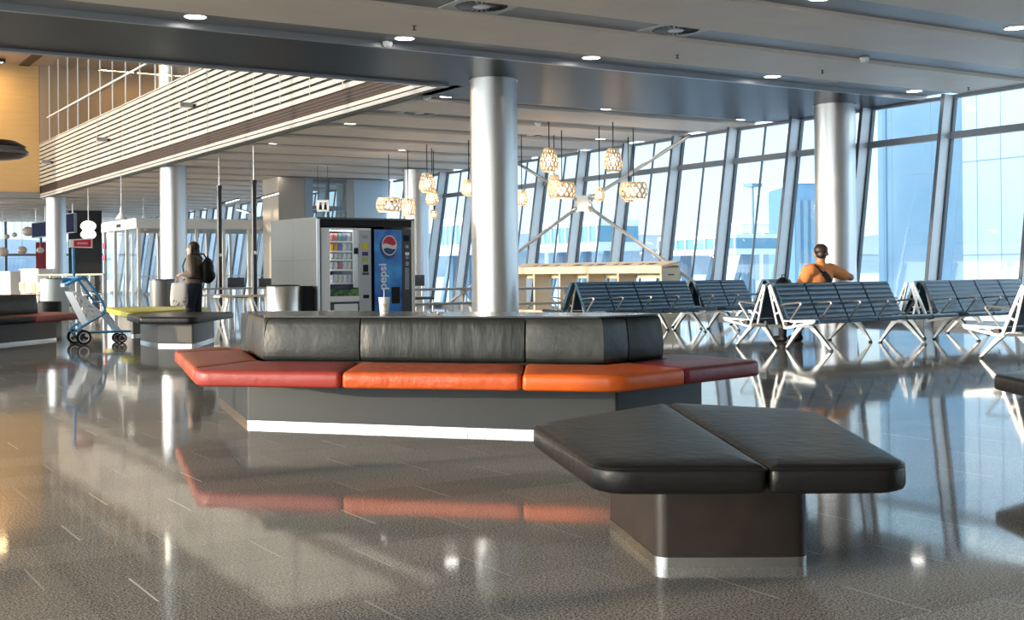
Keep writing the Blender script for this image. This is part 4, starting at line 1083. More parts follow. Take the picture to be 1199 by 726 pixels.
# ------------------------------------------------------------------ birch sorting station along the glazing
st = thing('sorting_station', 'long pale birch recycling counter in front of the glazing', 'counter', (17.5,21.8,0))
SL = 6.6
MB().hexa([(0,0,1.14),(0.55,0,1.24),(0.55,SL,1.24),(0,SL,1.14),(0,0,1.19),(0.55,0,1.30),(0.55,SL,1.30),(0,SL,1.19)]).build('top', M_wood, st, smooth=0)
MB().box((0.002,0.02,1.02),(0.03,SL-0.02,1.139)).build('front_rail', M_wood, st, smooth=0)
MB().box((0.50,0.02,0.90),(0.53,SL-0.02,1.20)).build('back_rail', M_wood, st, smooth=0)
for y in (0.0,1.62,2.86,4.1,5.3,SL-0.06):
    wdt = 0.06
    MB().box((0.0,y,0.0),(0.53,y+wdt,1.139)).build('divider', M_wood, st, smooth=0)
MB().box((0.02,0.001+0.06,0.0),(0.52,SL-0.061,0.06)).build('plinth', M_wood, st, smooth=0)
for i, y in enumerate((0.5,0.75+0.2,1.45,1.95,2.5,3.0,3.5,4.5,5.0,5.5)):
    MB().hexa([(0.16,y,1.219+0.0),(0.30,y,1.247),(0.30,y+(0.13 if i % 2 else 0.30),1.247),(0.16,y+(0.13 if i % 2 else 0.30),1.219),(0.16,y,1.225),(0.30,y,1.253),(0.30,y+(0.13 if i % 2 else 0.30),1.253),(0.16,y+(0.13 if i % 2 else 0.30),1.225)]).build('printed_mark', M_black, st, smooth=0)
MB().box((0.18,-0.003,0.97),(0.36,-0.0005,1.0)).build('printed_mark', M_dark, st, smooth=0)

# ------------------------------------------------------------------ canteen tables and benches
def trestle(px, py, dd, z, L, wd, rz, name, label, cat, m):
    p = GD(px,py,dd); t = thing(name, label, cat, (p.x,p.y,0), rz, 'canteen tables and benches')
    MB().box((-L/2,-wd/2,z-0.045),(L/2,wd/2,z)).build('seat' if cat == 'bench' else 'table_top', m, t, smooth=0)
    for sx in (-1,1):
        for sy in (-1,1):
            MB().bar((sx*(L/2-0.25)-0.0,sy*0.05,z-0.05),(sx*(L/2-0.25)+sx*0.18,sy*wd*0.42,0.0),0.06,0.035).build('leg', M_white, t, smooth=0)
        MB().bar((sx*(L/2-0.25),-0.07,z-0.07),(sx*(L/2-0.25),0.07,z-0.07),0.06,0.045).build('leg_bridge', M_white, t, smooth=0)
    return t
M_tgrey = mat('table_grey',(0.34,0.34,0.33),0.35)
trestle(512,340,27.3,0.73,1.9,0.75,0.1,'canteen_table','grey canteen table right of the drinks machine','table',M_tgrey)
trestle(519,352,25.2,0.46,1.9,0.36,0.1,'canteen_bench','grey bench with white legs right of the drinks machine','bench',M_tgrey)
trestle(634,344,27.4,0.73,2.0,0.75,0.1,'canteen_table','grey canteen table right of the big column','table',M_tgrey)
trestle(634,354,24.9,0.46,2.0,0.36,0.1,'canteen_bench','pale bench with white legs right of the big column','bench',M_wood)
trestle(276,339.5,32.4,0.73,2.3,0.75,0.1,'canteen_table','grey canteen table behind the two light poles','table',M_tgrey)
trestle(280,346,28.3,0.60,1.1,0.36,0.1,'canteen_bench','pale wood topped bench with white legs left of the steel bin','bench',M_wood)
trestle(236,346,29.5,0.60,1.2,0.36,0.1,'canteen_bench','white legged bench right behind the standing person','bench',M_white)
def divider(px, y0, y1, dd, w, label):
    p = GD(px,y1,dd); h = GD(px,y0,dd).z-p.z; t = thing('high_back_chair', label, 'chair', (p.x,p.y,0), 0.1, 'black high-backed chairs')
    MB().box((-w/2,-0.03,p.z),(w/2,0.03,p.z+h),0.012).build('backrest', M_dark, t)
    MB().box((-w/2,-0.45,0.44),(w/2,-0.02,0.50),0.012).build('seat', M_dark, t)
    for sx in (-1,1):
        for y in (-0.42,-0.03): MB().box((sx*(w/2-0.03)-0.015,y-0.015,0),(sx*(w/2-0.03)+0.015,y+0.015,0.439)).build('leg', M_alu, t, smooth=0)
        MB().box((sx*(w/2-0.06)-0.012,0.0-0.012,0.501),(sx*(w/2-0.06)+0.012,0.012,p.z-0.001)).build('back_post', M_alu, t, smooth=0)
divider(484,322,335,29.6,0.62,'black high-backed chair right beside the drinks machine')
divider(276,325,338,33.6,0.50,'black high-backed chair between the two light poles')
divider(310,326,338,35.2,0.40,'black high-backed chair touching the steel bin in view')

# hanging sign behind the housing
sg = thing('hanging_sign', 'small white hanging sign with dark pictograms above the vending housing', 'sign', GD(378,241,37.5), -YAW)
MB().box((-0.19,-0.02,-0.18),(0.19,0.02,0.18)).build('panel', M_cardwhite, sg, smooth=0)
for dx in (-0.07,0.08):
    MB().lathe([(0.0005,0.06),(0.028,0.06),(0.028,0.10),(0.0005,0.10)], (dx,-0.03,0), 10).build('pictogram', M_black, sg)
    MB().hexa([(dx-0.05,-0.024,-0.12),(dx+0.05,-0.024,-0.12),(dx+0.05,-0.0205,-0.12),(dx-0.05,-0.0205,-0.12),(dx-0.03,-0.024,0.05),(dx+0.03,-0.024,0.05),(dx+0.03,-0.0205,0.05),(dx-0.03,-0.0205,0.05)]).build('pictogram', M_black, sg, smooth=0)
for dx in (-0.15,0.15): MB().tube([(dx,0,0.18),(dx,0,CEIL-GD(378,241,37.5).z)], 0.008, 6).build('cable', M_dark, sg)

# ------------------------------------------------------------------ luggage cart
ct = thing('luggage_cart', 'blue luggage cart with white printed panels and red flag', 'cart', (4.36,20.03,0), 0.10)
def wheel(x, y, r, w, nm):
    e = empty(nm, (x,y,r)); e.parent = ct
    def rng(rr0, rr1, y0, y1, m, n2):
        mb = MB(); n = 24
        ring = []
        for k in range(n):
            a = 2*PI*k/n; c, s = math.cos(a), math.sin(a)
            ring.append([(rr0*c,y0,rr0*s),(rr1*c,y0,rr1*s),(rr1*c,y1,rr1*s),(rr0*c,y1,rr0*s)])
        ring.append(ring[0]); mb.loft(ring, True, False); mb.build(n2, m, e, 40)
    rng(r*0.72, r, -w/2, w/2, M_black, 'tyre'); rng(r*0.60, r*0.715, -w/2-0.003, w/2+0.003, M_cardwhite, 'rim')
    for k in range(3):
        a = 2*PI*k/3+0.4
        MB(Matrix.Rotation(a,4,'Y')).box((0.02,-w/4,-0.022),(r*0.60,w/4,0.022)).build('spoke', M_dark, e, smooth=0)
    MB().tube([(0,-w/2-0.01,0),(0,w/2+0.01,0)], 0.024, 12).build('hub', M_dark, e)
wheel(0.02,-0.22,0.115,0.045,'rear_wheel'); wheel(0.02,0.22,0.115,0.045,'rear_wheel')
wheel(0.66,-0.12,0.075,0.04,'front_wheel'); wheel(0.66,0.12,0.075,0.04,'front_wheel')
MB().box((0.10,-0.17,0.165),(0.80,0.17,0.195),0.008).build('platform', M_blue, ct, smooth=0)
for sy in (-1,1):
    y = sy*0.20
    MB().tube([(0.02,y,0.125),(-0.06,y,0.22),(-0.02,y,0.27),(0.34,y,0.47),(0.37,y,0.53),(0.33,y,0.66),(0.06,y,1.04)], 0.021, 8).build('side_tube', M_blue, ct)
    MB().tube([(0.10,y*0.85,0.18),(-0.01,y*0.95,0.24)], 0.018, 8).build('brace_tube', M_blue, ct)
    MB().box((0.655,sy*0.12-0.012,0.10),(0.675,sy*0.12+0.012,0.164)).build('caster_fork', M_dark, ct, smooth=0)
MB().tube([(0.33,-0.20,0.66),(0.33,0.20,0.66)], 0.016, 8).build('cross_tube', M_blue, ct)
MB().tube([(0.36,-0.20,0.50),(0.36,0.20,0.50)], 0.016, 8).build('cross_tube', M_blue, ct)
MB().tube([(0.06,0.20,1.04),(0.0,0.23,1.05),(-0.16,0.20,0.99),(-0.20,0.12,0.95),(-0.20,-0.12,0.95),(-0.16,-0.20,0.99),(0.0,-0.23,1.05),(0.06,-0.20,1.04)], 0.028, 10).build('handle', M_blue, ct)
MB().tube([(-0.205,-0.10,0.93),(-0.205,0.10,0.93)], 0.03, 10).build('brake_bar', M_cardwhite, ct)
M_print = mat('printed_panel',(0.85,0.85,0.85),0.5,noise=(26,(0.03,0.03,0.03),0.60,0.64))
MB().hexa([(-0.13,-0.235,0.84),(0.10,-0.235,0.36),(0.33,-0.235,0.47),(0.05,-0.235,0.74),(-0.13,-0.228,0.84),(0.10,-0.228,0.36),(0.33,-0.228,0.47),(0.05,-0.228,0.74)]).build('printed_panel', M_print, ct, smooth=0)
MB().hexa([(-0.14,-0.19,0.83),(0.12,-0.19,0.30),(0.12,0.19,0.30),(-0.14,0.19,0.83),(-0.13,-0.19,0.835),(0.13,-0.19,0.305),(0.13,0.19,0.305),(-0.13,0.19,0.835)]).build('basket_board', M_cardwhite, ct, smooth=0)
MB().hexa([(0.39,-0.18,0.50),(0.60,-0.18,0.20),(0.60,0.18,0.20),(0.39,0.18,0.50),(0.41,-0.18,0.51),(0.63,-0.18,0.20),(0.63,0.18,0.20),(0.41,0.18,0.51)]).build('printed_panel', M_print, ct, smooth=0)
MB().tube([(-0.05,0.0,0.97),(-0.06,0.0,1.515)], 0.024, 8).build('flag_pole', M_blue, ct)
MB().tube([(-0.05,-0.22,1.05),(-0.05,0.22,1.05)], 0.02, 8).build('cross_tube', M_blue, ct)
fl = empty('flag', (-0.06,0,1.515)); fl.parent = ct
MB().hexa([(-0.06,-0.012,0.01),(0.27,-0.10,0.0),(0.27,-0.088,0.0),(-0.06,0.0,0.01),(-0.06,-0.012,0.135),(0.27,-0.10,0.155),(0.27,-0.088,0.155),(-0.06,0.0,0.135)]).build('flag_edge', M_cardwhite, fl, smooth=0)
MB().hexa([(0.0,-0.034,0.022),(0.25,-0.100,0.018),(0.25,-0.0965,0.018),(0.0,-0.030,0.022),(0.0,-0.034,0.122),(0.25,-0.100,0.135),(0.25,-0.0965,0.135),(0.0,-0.030,0.122)]).build('flag_face', M_redsign, fl, smooth=0)
MB().hexa([(0.05,-0.050,0.06),(0.20,-0.090,0.06),(0.20,-0.0875,0.06),(0.05,-0.0475,0.06),(0.05,-0.050,0.09),(0.20,-0.090,0.09),(0.20,-0.0875,0.09),(0.05,-0.0475,0.09)]).build('flag_print', mat('print_pale_red',(0.75,0.35,0.38),0.5), fl, smooth=0)

# ------------------------------------------------------------------ people
def blob(name, prims, m, parent, voxel=0.008, smooth=3, cut=None):
    """one continuous surface grown from tapered limbs and rounded masses"""
    mb = MB()
    for p in prims:
        if p[0] == 'c':
            a, ra, b, rb_ = Vector(p[1]), p[2], Vector(p[3]), p[4]
            d = (b-a).normalized(); s = d.cross(Vector((0,0,1)) if abs(d.z) < 0.9 else Vector((1,0,0))).normalized(); t = d.cross(s)
            rings = []
            for i in range(1,6):
                th = PI/2*(1-i/5); rings.append((a-d*ra*math.sin(th), ra*math.cos(th)))
            for i in range(1,6):
                th = PI/2*i/5
                if i < 5: rings.append((b+d*rb_*math.sin(th-PI/10), rb_*math.cos(th-PI/10)))
            mb.loft([[c+(s*math.cos(2*PI*k/14)+t*math.sin(2*PI*k/14))*max(r,1e-3) for k in range(14)] for c, r in rings])
        else:
            mb.sphere(p[1], p[2], 20, 14)
    o = mb.build(name, m, parent)
    md = o.modifiers.new('r','REMESH'); md.mode = 'VOXEL'; md.voxel_size = voxel
    ms = o.modifiers.new('s','SMOOTH'); ms.iterations = smooth; ms.factor = 0.5
    bpy.context.view_layer.update()
    me = bpy.data.meshes.new_from_object(o.evaluated_get(bpy.context.evaluated_depsgraph_get()))
    o.modifiers.clear(); old = o.data; o.data = me; bpy.data.meshes.remove(old)
    if cut:
        bm = bmesh.new(); bm.from_mesh(me)
        for co, no in cut:
            r = bmesh.ops.bisect_plane(bm, geom=bm.verts[:]+bm.edges[:]+bm.faces[:], plane_co=co, plane_no=no, clear_outer=True)
        bm.to_mesh(me); bm.free()
    me.materials.clear(); me.materials.append(m); me.name = name
    for p in me.polygons: p.use_smooth = True
    return o
def hand(w, d, up, side, curl=0.6):
    """palm, four unequal bent fingers and a thumb that leaves the side of the palm; w wrist, d towards the fingers, up the back of the hand"""
    w, d, up = Vector(w), Vector(d).normalized(), Vector(up).normalized(); s = d.cross(up).normalized()*side
    P = []
    for k, (o, l) in enumerate(((0.030,0.070),(0.010,0.078),(-0.010,0.073),(-0.029,0.058))):
        kn = w+d*0.085+s*o; P.append(('c', w+d*0.015+s*o*0.6, 0.016, kn, 0.0125))
        a = kn; ang = curl*0.5
        for f, r in ((0.45,0.0095),(0.32,0.0088),(0.25,0.008)):
            dd = (d*math.cos(ang)-up*math.sin(ang)); b = a+dd*l*f*1.05; P.append(('c', a, r+0.0006, b, r)); a = b; ang += curl
    tb = w+d*0.03+s*0.028; t1 = tb+(d*0.55+s*0.75-up*0.25).normalized()*0.04; t2 = t1+(d*0.85+s*0.2-up*0.5).normalized()*0.03
    P += [('c', tb, 0.014, t1, 0.011), ('c', t1, 0.011, t2, 0.009)]
    return P
M_skin = mat('skin',(0.60,0.36,0.26),0.5); M_skin2 = mat('skin_tan',(0.50,0.27,0.17),0.5)
M_hair = mat('hair_brown',(0.030,0.017,0.012),0.45,noise=(40,(0.055,0.03,0.02),0.4,0.6),stretch=(1,1,0.1))
def head(c, f, s=1.0, tilt=0):
    """c: head centre, f: facing direction in plan"""
    c = Vector(c); f = Vector((f[0],f[1],0)).normalized(); l = Vector((-f.y,f.x,0))
    q = lambda a, b, z: tuple(c+f*a*s+l*b*s+ZV*z*s)
    return [('e', q(-0.012,0,0.02), (0.088*s,0.088*s,0.098*s)), ('e', q(0.02,0,-0.015), (0.072*s,0.072*s,0.10*s)),
            ('e', q(0.050,0,-0.078), (0.042*s,0.042*s,0.038*s)), ('c', q(0.088,0,0.0), 0.010*s, q(0.104,0,-0.03), 0.014*s),
            ('e', q(0.084,0,-0.060), (0.018*s,0.018*s,0.010*s)), ('e', q(0.078,0.034,0.022), (0.016*s,0.02*s,0.008*s)), ('e', q(0.078,-0.034,0.022), (0.016*s,0.02*s,0.008*s)),
            ('e', q(0.0,0.086,-0.012), (0.014*s,0.014*s,0.03*s)), ('e', q(0.0,-0.086,-0.012), (0.014*s,0.014*s,0.03*s))], q

# the standing person
wp = Vector((6.60,21.22,0)); wdeg = math.radians(140)
wo = thing('person', 'standing person in brown jacket and dark trousers, seen from behind, carrying a tote', 'person', wp, wdeg)
hd, hq = head((0.03,0,1.535),(1,0.25))
legs = []
LG = {}
for sy, fxo in ((1,0.05),(-1,-0.05)):
    y = sy*0.085
    legs += [('c',(0,y,0.87),0.092,(0.02+fxo*0.6,y*1.05,0.48),0.060),('c',(0.02+fxo*0.6,y*1.05,0.48),0.058,(fxo-0.01,y*1.1,0.10),0.042)]
    LG[sy] = (fxo-0.01,y*1.1)
feet = []
for sy in (1,-1):
    x, y = LG[sy]; feet += [('c',(x-0.03,y,0.045),0.040,(x+0.13,y+sy*0.015,0.034),0.032),('c',(x,y,0.045),0.042,(x,y,0.10),0.042)]
torso = [('e',(0,0,0.90),(0.115,0.160,0.13)),('e',(0.0,0,1.06),(0.10,0.135,0.16)),('e',(0.0,0,1.25),(0.108,0.160,0.17)),('c',(0,0.15,1.355),0.055,(0,-0.15,1.355),0.055),('c',(-0.01,0,1.36),0.055,(0.02,0,1.47),0.046)]
shL, elL, wrL = (0,0.17,1.35), (-0.06,0.255,1.09), (0.10,0.265,1.09)
shR, elR, wrR = (0,-0.17,1.35), (0.0,-0.26,1.10), (0.17,-0.16,1.02)
arms = [('c',shL,0.052,elL,0.040),('c',elL,0.040,wrL,0.027),('c',shR,0.052,elR,0.040),('c',elR,0.040,wrR,0.027)]
hands = hand(wrL,(1,0.0,-0.15),(0,0.3,1),-1,0.9) + hand(wrR,(1,0.5,-0.3),(0,-0.3,1),1,0.5)
blob('body', torso+legs+feet+arms+hands+hd, M_skin, wo, 0.0075, 2)
blob('trousers', [(k[0],k[1],k[2]+0.016,k[3],k[4]+0.020) for k in legs]+[('e',(0,0,0.90),(0.130,0.172,0.13))], mat('denim',(0.018,0.024,0.045),0.8), wo, 0.010, 3, [((0,0,0.075),(0,0,-1)),((0,0,0.99),(0,0,1))])
blob('shoes', [(k[0],k[1],k[2]+0.010,k[3],k[4]+0.010) for k in feet], M_black, wo, 0.009, 1, [((0,0,0.001),(0,0,-1)),((0,0,0.095),(0,0,1))])
jk = [('e',(0,0,0.99),(0.150,0.185,0.14)),('e',(0.0,0,1.10),(0.140,0.172,0.17)),('e',(0.0,0,1.26),(0.135,0.185,0.17)),('c',(0,0.15,1.355),0.074,(0,-0.15,1.355),0.074),('c',(-0.01,0,1.36),0.075,(0.0,0,1.41),0.072),
      ('c',shL,0.076,elL,0.066),('c',elL,0.064,(0.06,0.263,1.090),0.048),('c',shR,0.076,elR,0.066),('c',elR,0.064,(0.135,-0.175,1.035),0.046)]
blob('jacket', jk, mat('jacket_taupe',(0.17,0.135,0.11),0.85,bump=(16,0.6)), wo, 0.009, 3, [((0,0,0.90),(0,0,-1))])
hairp = [('e',hq(-0.022,0,0.035),(0.103,0.103,0.098)),('e',hq(-0.05,0,-0.05),(0.075,0.088,0.10)),('c',hq(0.0,0.078,0.02),0.034,hq(0.01,0.080,-0.10),0.026),('c',hq(0.0,-0.078,0.02),0.034,hq(0.01,-0.080,-0.10),0.026),('c',hq(-0.02,0.05,-0.10),0.035,hq(-0.02,-0.05,-0.10),0.035)]
blob('hair', hairp, M_hair, wo, 0.008, 2)
for sgn in (1,-1): MB().sphere(hq(0.086,sgn*0.034,0.008), (0.008,0.008,0.006), 10, 8).build('eye', M_black, wo)
WM = Matrix.Translation(wp) @ Matrix.Rotation(wdeg,4,'Z')
tb = thing('tote_bag', 'white tote bag with dark spots hanging from the standing person\'s hand', 'bag', WM @ Vector((0.165,0.275,0.535)), wdeg+0.25)
rows = []
for z, w, th in ((0.0,0.13,0.05),(0.02,0.145,0.065),(0.14,0.15,0.07),(0.28,0.14,0.05),(0.40,0.125,0.02),(0.405,0.122,0.012)):
    rows.append([(w*math.copysign(abs(math.cos(a))**0.5,math.cos(a)), th*math.copysign(abs(math.sin(a))**0.7,math.sin(a)), z) for a in [2*PI*i/28 for i in range(28)]])
M_tote = bpy.data.materials.new('tote_cloth'); M_tote.use_nodes = True; nt = M_tote.node_tree; b = nt.nodes['Principled BSDF']; b.inputs['Roughness'].default_value = 0.8
tc = nt.nodes.new('ShaderNodeTexCoord'); vv = nt.nodes.new('ShaderNodeTexVoronoi'); vv.inputs['Scale'].default_value = 24; nt.links.new(tc.outputs['Object'], vv.inputs['Vector'])
sp = nt.nodes.new('ShaderNodeSeparateXYZ'); nt.links.new(tc.outputs['Object'], sp.inputs[0])
m1 = nt.nodes.new('ShaderNodeMath'); m1.operation = 'LESS_THAN'; m1.inputs[1].default_value = 0.30; nt.links.new(vv.outputs['Distance'], m1.inputs[0])
m2 = nt.nodes.new('ShaderNodeMath'); m2.operation = 'LESS_THAN'; m2.inputs[1].default_value = 0.15; nt.links.new(sp.outputs['Z'], m2.inputs[0])
m3 = nt.nodes.new('ShaderNodeMath'); m3.operation = 'MULTIPLY'; nt.links.new(m1.outputs[0], m3.inputs[0]); nt.links.new(m2.outputs[0], m3.inputs[1])
mx = nt.nodes.new('ShaderNodeMix'); mx.data_type = 'RGBA'; nt.links.new(m3.outputs[0], mx.inputs[0]); mx.inputs[6].default_value = (0.72,0.68,0.66,1); mx.inputs[7].default_value = (0.03,0.025,0.03,1); nt.links.new(mx.outputs[2], b.inputs['Base Color'])
MB().loft(rows).build('body', M_tote, tb, 60)
for sy in (-0.012,0.012): MB().tube([(-0.07,sy,0.40),(-0.055,sy,0.46),(0.0,sy*0.5,0.515),(0.055,sy,0.46),(0.07,sy,0.40)], 0.006, 6).build('handle', M_tote, tb)
bk = thing('backpack', 'black backpack worn by the standing person', 'backpack', WM @ Vector((-0.22,-0.02,0.94)), wdeg)
blob('body', [('e',(-0.02,0,0.22),(0.10,0.155,0.22)),('e',(-0.02,0,0.10),(0.105,0.15,0.12)),('e',(-0.08,0,0.12),(0.07,0.11,0.10))], M_black, bk, 0.012, 3)
MB().tube([(-0.02,-0.03,0.43),(-0.02,-0.02,0.465),(-0.02,0.02,0.465),(-0.02,0.03,0.43)], 0.008, 6).build('grab_handle', M_black, bk)
for sy in (-1,1): MB().tube([(0.03,sy*0.10,0.40),(0.10,sy*0.115,0.505),(0.22,sy*0.12,0.510),(0.335,sy*0.125,0.42),(0.385,sy*0.13,0.30),(0.36,sy*0.15,0.16),(0.22,sy*0.215,0.08),(0.03,sy*0.14,0.06)], 0.014, 8).build('shoulder_strap', M_black, bk)

# the seated person, in the seating unit's axes
UM = Matrix.Translation((11.52,12.28,0)) @ Matrix.Rotation(math.radians(4),4,'Z')
sx_ = 1.715
so = thing('person', 'seated person in orange t-shirt turning right, seen from behind over the black seats', 'person', UM @ Vector((sx_,0,0)), math.radians(4))
fd = (math.sin(math.radians(54)), math.cos(math.radians(54)))
hd, hq = head((-0.085,0.30,1.305), fd, 1.08)
hips = [('e',(0,0.50,0.575),(0.19,0.165,0.125)),('e',(-0.03,0.45,0.74),(0.205,0.165,0.20)),('e',(-0.06,0.37,0.96),(0.215,0.155,0.20)),('c',(-0.26,0.34,1.07),0.085,(0.12,0.34,1.08),0.085),('c',(-0.085,0.32,1.08),0.075,(-0.085,0.31,1.22),0.066)]
lg = []
for s_ in (-1,1):
    lg += [('c',(s_*0.10,0.52,0.56),0.098,(s_*0.17,0.95,0.545),0.072),('c',(s_*0.17,0.95,0.545),0.070,(s_*0.17,0.97,0.12),0.046)]
ft = []
for s_ in (-1,1): ft += [('c',(s_*0.17,0.94,0.052),0.045,(s_*0.19,1.13,0.042),0.036),('c',(s_*0.17,0.97,0.05),0.046,(s_*0.17,0.97,0.12),0.046)]
shl, ell, wrl = (-0.30,0.36,1.05), (-0.335,0.46,0.82), (-0.19,0.70,0.72)
shr, elr, wrr = (0.17,0.34,1.065), (0.52,0.27,0.955), (0.53,0.50,0.985)
ar = [('c',shl,0.075,ell,0.055),('c',ell,0.053,wrl,0.034),('c',shr,0.075,elr,0.054),('c',elr,0.052,wrr,0.034)]
hn = hand(wrl,(0.3,1,-0.3),(0,0.3,1),1,0.5)+hand(wrr,(-0.1,1,0.0),(1,0.1,0.3),-1,0.5)
blob('body', hips+lg+ft+ar+hn+hd, M_skin2, so, 0.0085, 2)
shirt = [('e',(0,0.50,0.63),(0.215,0.185,0.12)),('e',(-0.03,0.45,0.76),(0.228,0.185,0.20)),('e',(-0.06,0.37,0.96),(0.240,0.175,0.19)),('c',(-0.27,0.34,1.06),0.102,(0.13,0.34,1.07),0.102),('c',(-0.08,0.32,1.08),0.10,(-0.085,0.315,1.12),0.095),
         ('c',shl,0.098,(-0.333,0.45,0.84),0.088),('c',shr,0.098,(0.41,0.295,0.985),0.080)]
M_shirt = mat('shirt_orange',(0.86,0.31,0.10),0.85,bump=(7,0.8))
shirt_o = blob('t_shirt', shirt, M_shirt, so, 0.010, 3, [((0,0,0.58),(0,0,-1))])
blob('trousers', [(k[0],k[1],k[2]+0.004,k[3],k[4]+0.014) for k in lg]+[('e',(0,0.52,0.575),(0.195,0.16,0.125))], mat('trousers_dark',(0.02,0.022,0.028),0.8), so, 0.011, 3, [((0,0,0.10),(0,0,-1)),((0,0,0.66),(0,0,1))])
blob('shoes', [(k[0],k[1],k[2]+0.009,k[3],k[4]+0.009) for k in ft], M_black, so, 0.010, 1, [((0,0,0.001),(0,0,-1)),((0,0,0.12),(0,0,1))])
blob('hair', [('e',hq(-0.030,0,0.046),(0.104,0.101,0.094)),('e',hq(-0.058,0,-0.015),(0.064,0.080,0.060))], M_hair, so, 0.008, 2)
gl = empty('glasses'); gl.parent = so
for s_ in (1,-1):
    MB().tube([hq(0.0,s_*0.094,0.01),hq(0.05,s_*0.086,0.012),hq(0.108,s_*0.07,0.008)], 0.0028, 6).build('temple', M_black, gl)
    ring = [hq(0.110,s_*0.036+0.027*math.cos(a),0.004+0.021*math.sin(a)) for a in [2*PI*i/14 for i in range(15)]]
    MB().tube(ring, 0.0025, 6, False).build('lens_rim', M_black, gl)
    MB().sphere(hq(0.090,s_*0.034,0.008), (0.009,0.009,0.007), 10, 8).build('eye', M_black, so)
MB().tube([hq(0.110,0.010,0.008),hq(0.110,-0.010,0.008)], 0.0025, 6).build('bridge', M_black, gl)
# sling bag lying on the back
from mathutils.bvhtree import BVHTree
bmt = bmesh.new(); bmt.from_mesh(shirt_o.data); tree = BVHTree.FromBMesh(bmt)
def onback(x, z, off=0.006):
    h = tree.ray_cast(Vector((x,-1.0,z)), Vector((0,1,0)))
    return Vector((x, (h[0].y if h[0] else 0.25)-off, z))
slg = thing('sling_bag', 'dark sling bag strapped diagonally across the seated person\'s back', 'bag', UM @ Vector((sx_,0,0)), math.radians(4))
path = [(-0.255+0.245*i/14, 1.135-0.26*i/14) for i in range(15)]
def strip(p, w, off, th, name):
    rows = []
    for i, (x, z) in enumerate(p):
        dxy = Vector((0.26,0,0.245)).normalized()*w/2*-1
        dxy = Vector((0.73,0,0.69))*w/2
        a = onback(x-dxy.x, z-dxy.z, off); b_ = onback(x+dxy.x, z+dxy.z, off)
        rows.append([a, b_, b_+Vector((0,-th,0)), a+Vector((0,-th,0))])
    MB().loft(rows).build(name, M_black, slg, 60)
strip(path[:7], 0.030, 0.006, 0.006, 'strap')
strip(path[6:], 0.085, 0.007, 0.016, 'pouch')
bmt.free()
# backpack on the seat beside
kp = thing('backpack', 'black backpack with white print on the seat left of the seated person', 'backpack', UM @ Vector((1.04,0.50,0.437)), math.radians(4))
blob('body', [('e',(0,0,0.27),(0.175,0.115,0.27)),('e',(0,0.02,0.13),(0.18,0.12,0.13)),('e',(0,0.09,0.18),(0.12,0.06,0.12))], M_black, kp, 0.012, 3)
MB().hexa([(0.00,-0.083,0.44),(0.07,-0.072,0.44),(0.07,-0.066,0.44),(0.0,-0.076,0.44),(-0.02,-0.055,0.50),(0.05,-0.045,0.50),(0.05,-0.040,0.50),(-0.02,-0.048,0.50)]).build('print', M_cardwhite, kp, smooth=0)
MB().tube([(-0.04,-0.01,0.535),(-0.03,-0.01,0.565),(0.03,-0.01,0.565),(0.04,-0.01,0.535)], 0.008, 6).build('grab_handle', M_black, kp)

# ------------------------------------------------------------------ outside, seen through the glazing
gnd = MB(); gnd.box((19.9,-600,-1.4),(1500,1500,-1.2)); struct(gnd.build('ground_snow', M_snow, smooth=0))
bank = MB()
rows = []
for i in range(26):
    y = -30+2.3*i; n = 0.25*math.sin(i*1.3)+0.15*math.sin(i*2.9)
    e = 1.0 if y < 22 else max(0.0, 1-(y-22)/6)
    rows.append([(26+0.4*n,y,-1.25),(28.5+n*0.5,y,0.1*e-0.6*(1-e)+n*0.15),(31.5+n*0.4,y,(1.55+n*0.22)*e-1.0*(1-e)),(34.5,y,(1.75+n*0.2)*e-1.2*(1-e)),(37,y,-1.3)])
bank.loft(rows, False, False); struct(bank.build('terrain_snow_bank', M_snow, smooth=60))
M_panelA = mat('pier_panel_pale',(0.62,0.72,0.80),0.45,noise=(0.4,(0.66,0.76,0.83),0.3,0.7)); M_panelB = mat('pier_panel_blue',(0.20,0.33,0.44),0.4,noise=(0.25,(0.30,0.43,0.53),0.3,0.7))
M_joint = mat('panel_joint',(0.30,0.38,0.45),0.6)
pa = thing('terminal_pier', 'pale blue panelled building outside the glazing at far right', 'building', (36,0,-1.2))
yA = GX(1127,200,36).y; yB = GX(1028,200,38.5).y
MB().box((0,-40,0),(14,yA,14)).build('wall', M_panelA, pa, smooth=0)
MB().box((2.5,yA+0.01,0),(16,yB,14)).build('wall', M_panelB, pa, smooth=0)
for z in (2.7,5.95,9.5): MB().box((-0.012,-40,z),(-0.001,yA,z+0.035)).build('panel_joint', M_joint, pa, smooth=0)
for k in range(30):
    y = yA-0.95*k-0.6; MB().box((-0.010,y-0.012,0),(-0.001,y+0.012,14)).build('panel_joint', M_joint, pa, smooth=0)
for z in (2.7,5.95,9.5): MB().box((2.488,yA+0.02,z),(2.499,yB,z+0.035)).build('panel_joint', M_joint, pa, smooth=0)
for k in range(4):
    y = yA+1.5+1.9*k
    if y < yB: MB().box((2.49,y-0.014,0),(2.499,y+0.014,14)).build('panel_joint', M_joint, pa, smooth=0)
MB().box((2.45,yB-0.45,0),(2.4995,yB-0.30,14)).build('downpipe', mat('pipe_blue',(0.20,0.32,0.42),0.4), pa, smooth=0)

